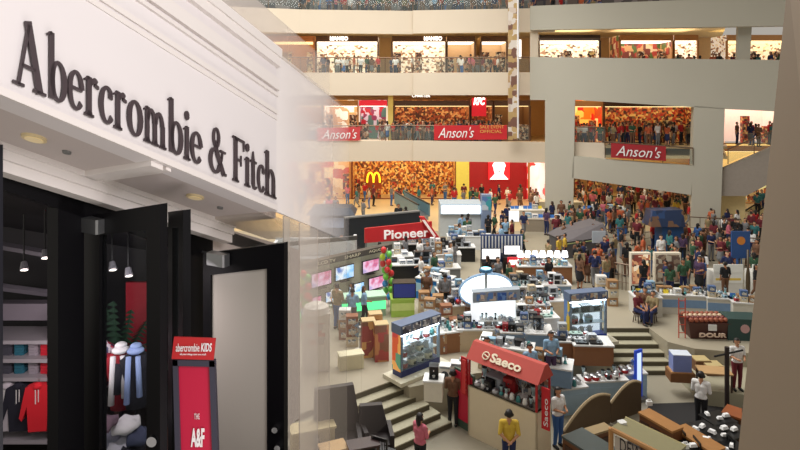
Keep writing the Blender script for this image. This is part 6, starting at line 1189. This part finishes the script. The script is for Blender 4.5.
STF = ['red', 'maroon', 'brown', 'black', 'navy', 'white', 'khaki', 'orange', 'grey', 'green']
r = random.Random(5); U = r.uniform
crowd_stuff('far_crowd', 'mass of distant people and guests too many to count, behind the nearer visitors', [at(U(394, 500), U(46.9, 48.6), 6.3) for _ in range(46)]+[at(U(575, 692), U(44.4, 46.4), 6.3) for _ in range(26)]+[at(U(300, 600), U(46.4, 49), 16.3) for _ in range(44)]
            +[G(U(578, 690), U(196, 216)) for _ in range(56)]+[at(U(545, 785), U(46, 47), 11.5) for _ in range(20)]+[G(U(560, 690), U(228, 262)) for _ in range(34)]+[G(U(696, 772), U(232, 268)) for _ in range(26)]+[at(U(320, 510), U(47, 48.6), 11.5) for _ in range(18)], 3, STF)
crowd(9, 'by the bar railing', (556, 616), (264, 292), DK, 31, mind=.4)
crowd(5, 'near the left glass cabinet', (425, 470), (300, 330), ['white', 'light blue', 'grey', 'brown'], 32, mind=.4)
# on the galleries
crowd(28, 'second gallery, orange restaurant', (358, 500), None, ['maroon', 'red', 'black', 'brown', 'navy', 'white', 'green'], 15, z=6.3, D=(46.6, 48.4), mind=.45)
crowd(8, 'second gallery, left end', (270, 356), None, ['white', 'navy', 'grey', 'pink', 'brown'], 16, z=6.3, D=(46.4, 48.4))
crowd(12, 'third gallery, white shops', (320, 510), None, ['beige', 'brown', 'white', 'black', 'pink'], 17, z=11.5, D=(46.6, 48.3))
crowd(20, 'on the top gallery', (300, 520), None, ['purple', 'blue', 'light blue', 'pink', 'black', 'green', 'navy', 'teal', 'red'], 18, z=16.3, D=(46.4, 48.2), mind=.5)
crowd(5, 'top gallery above the tower', (530, 600), None, ['purple', 'blue', 'black', 'green', 'navy'], 24, z=16.3, D=(45.4, 47), mind=.5)
crowd(22, 'second gallery between columns', (575, 694), None, ['red', 'orange', 'black', 'white', 'khaki', 'navy', 'green', 'red'], 19, z=6.3, D=(44.2, 46.2), mind=.4)
crowd(10, 'on the upper right gallery', (560, 735), None, ['black', 'navy', 'white', 'maroon'], 20, z=11.5, D=(44.6, 47), mind=.5)
crowd(9, 'upper gallery, far right', (738, 785), None, ['black', 'navy', 'green', 'teal', 'maroon'], 21, z=11.5, D=(43.6, 46), mind=.45)
crowd(9, 'gallery behind the ramp', (730, 780), None, ['red', 'navy', 'black', 'brown', 'teal'], 22, z=6.3, D=(43.5, 45.5), mind=.45)

# ---------------------------------------------------------------- shops' shelves of labels: give every look-alike its own place in words
S_ = [o for o in COL.objects if o.parent is None and o.get('label') is not None and o.type in ('MESH', 'EMPTY')]
# originals never placed are moved out of the way by removing them
for k, t in list(PROTO.items())+[(k, v[0]) for k, v in GP_.items()]+[('f', FP), ('h', HP), ('n', NAP)]:
    if t.name not in USED:
        for c in list(t.children_recursive)+[t]: bpy.data.objects.remove(c)
S_ = [o for o in COL.objects if o.parent is None and o.get('category') and o.type in ('MESH', 'EMPTY')]
by = {}
for o in S_: by.setdefault(o['label'], []).append(o)
ORD = ['first', 'second', 'third', 'fourth', 'fifth', 'sixth', 'seventh', 'eighth', 'ninth', 'tenth', 'eleventh', 'twelfth']
for lb, os_ in by.items():
    if len(os_) < 2: continue
    sx = lambda o: o.matrix_basis.translation.x/max(.1, o.matrix_basis.translation.y)
    os_.sort(key=sx); n = len(os_)
    for i, o in enumerate(os_):
        if n == 2: w_ = ('left', 'right')[i]+' of two'
        elif n == 3: w_ = ('left', 'middle', 'right')[i]+' of three'
        else: w_ = (ORD[i] if i < 12 else '%dth' % (i+1))+' from left' if i < n-1 else 'rightmost'
        o['label'] = lb+', '+w_
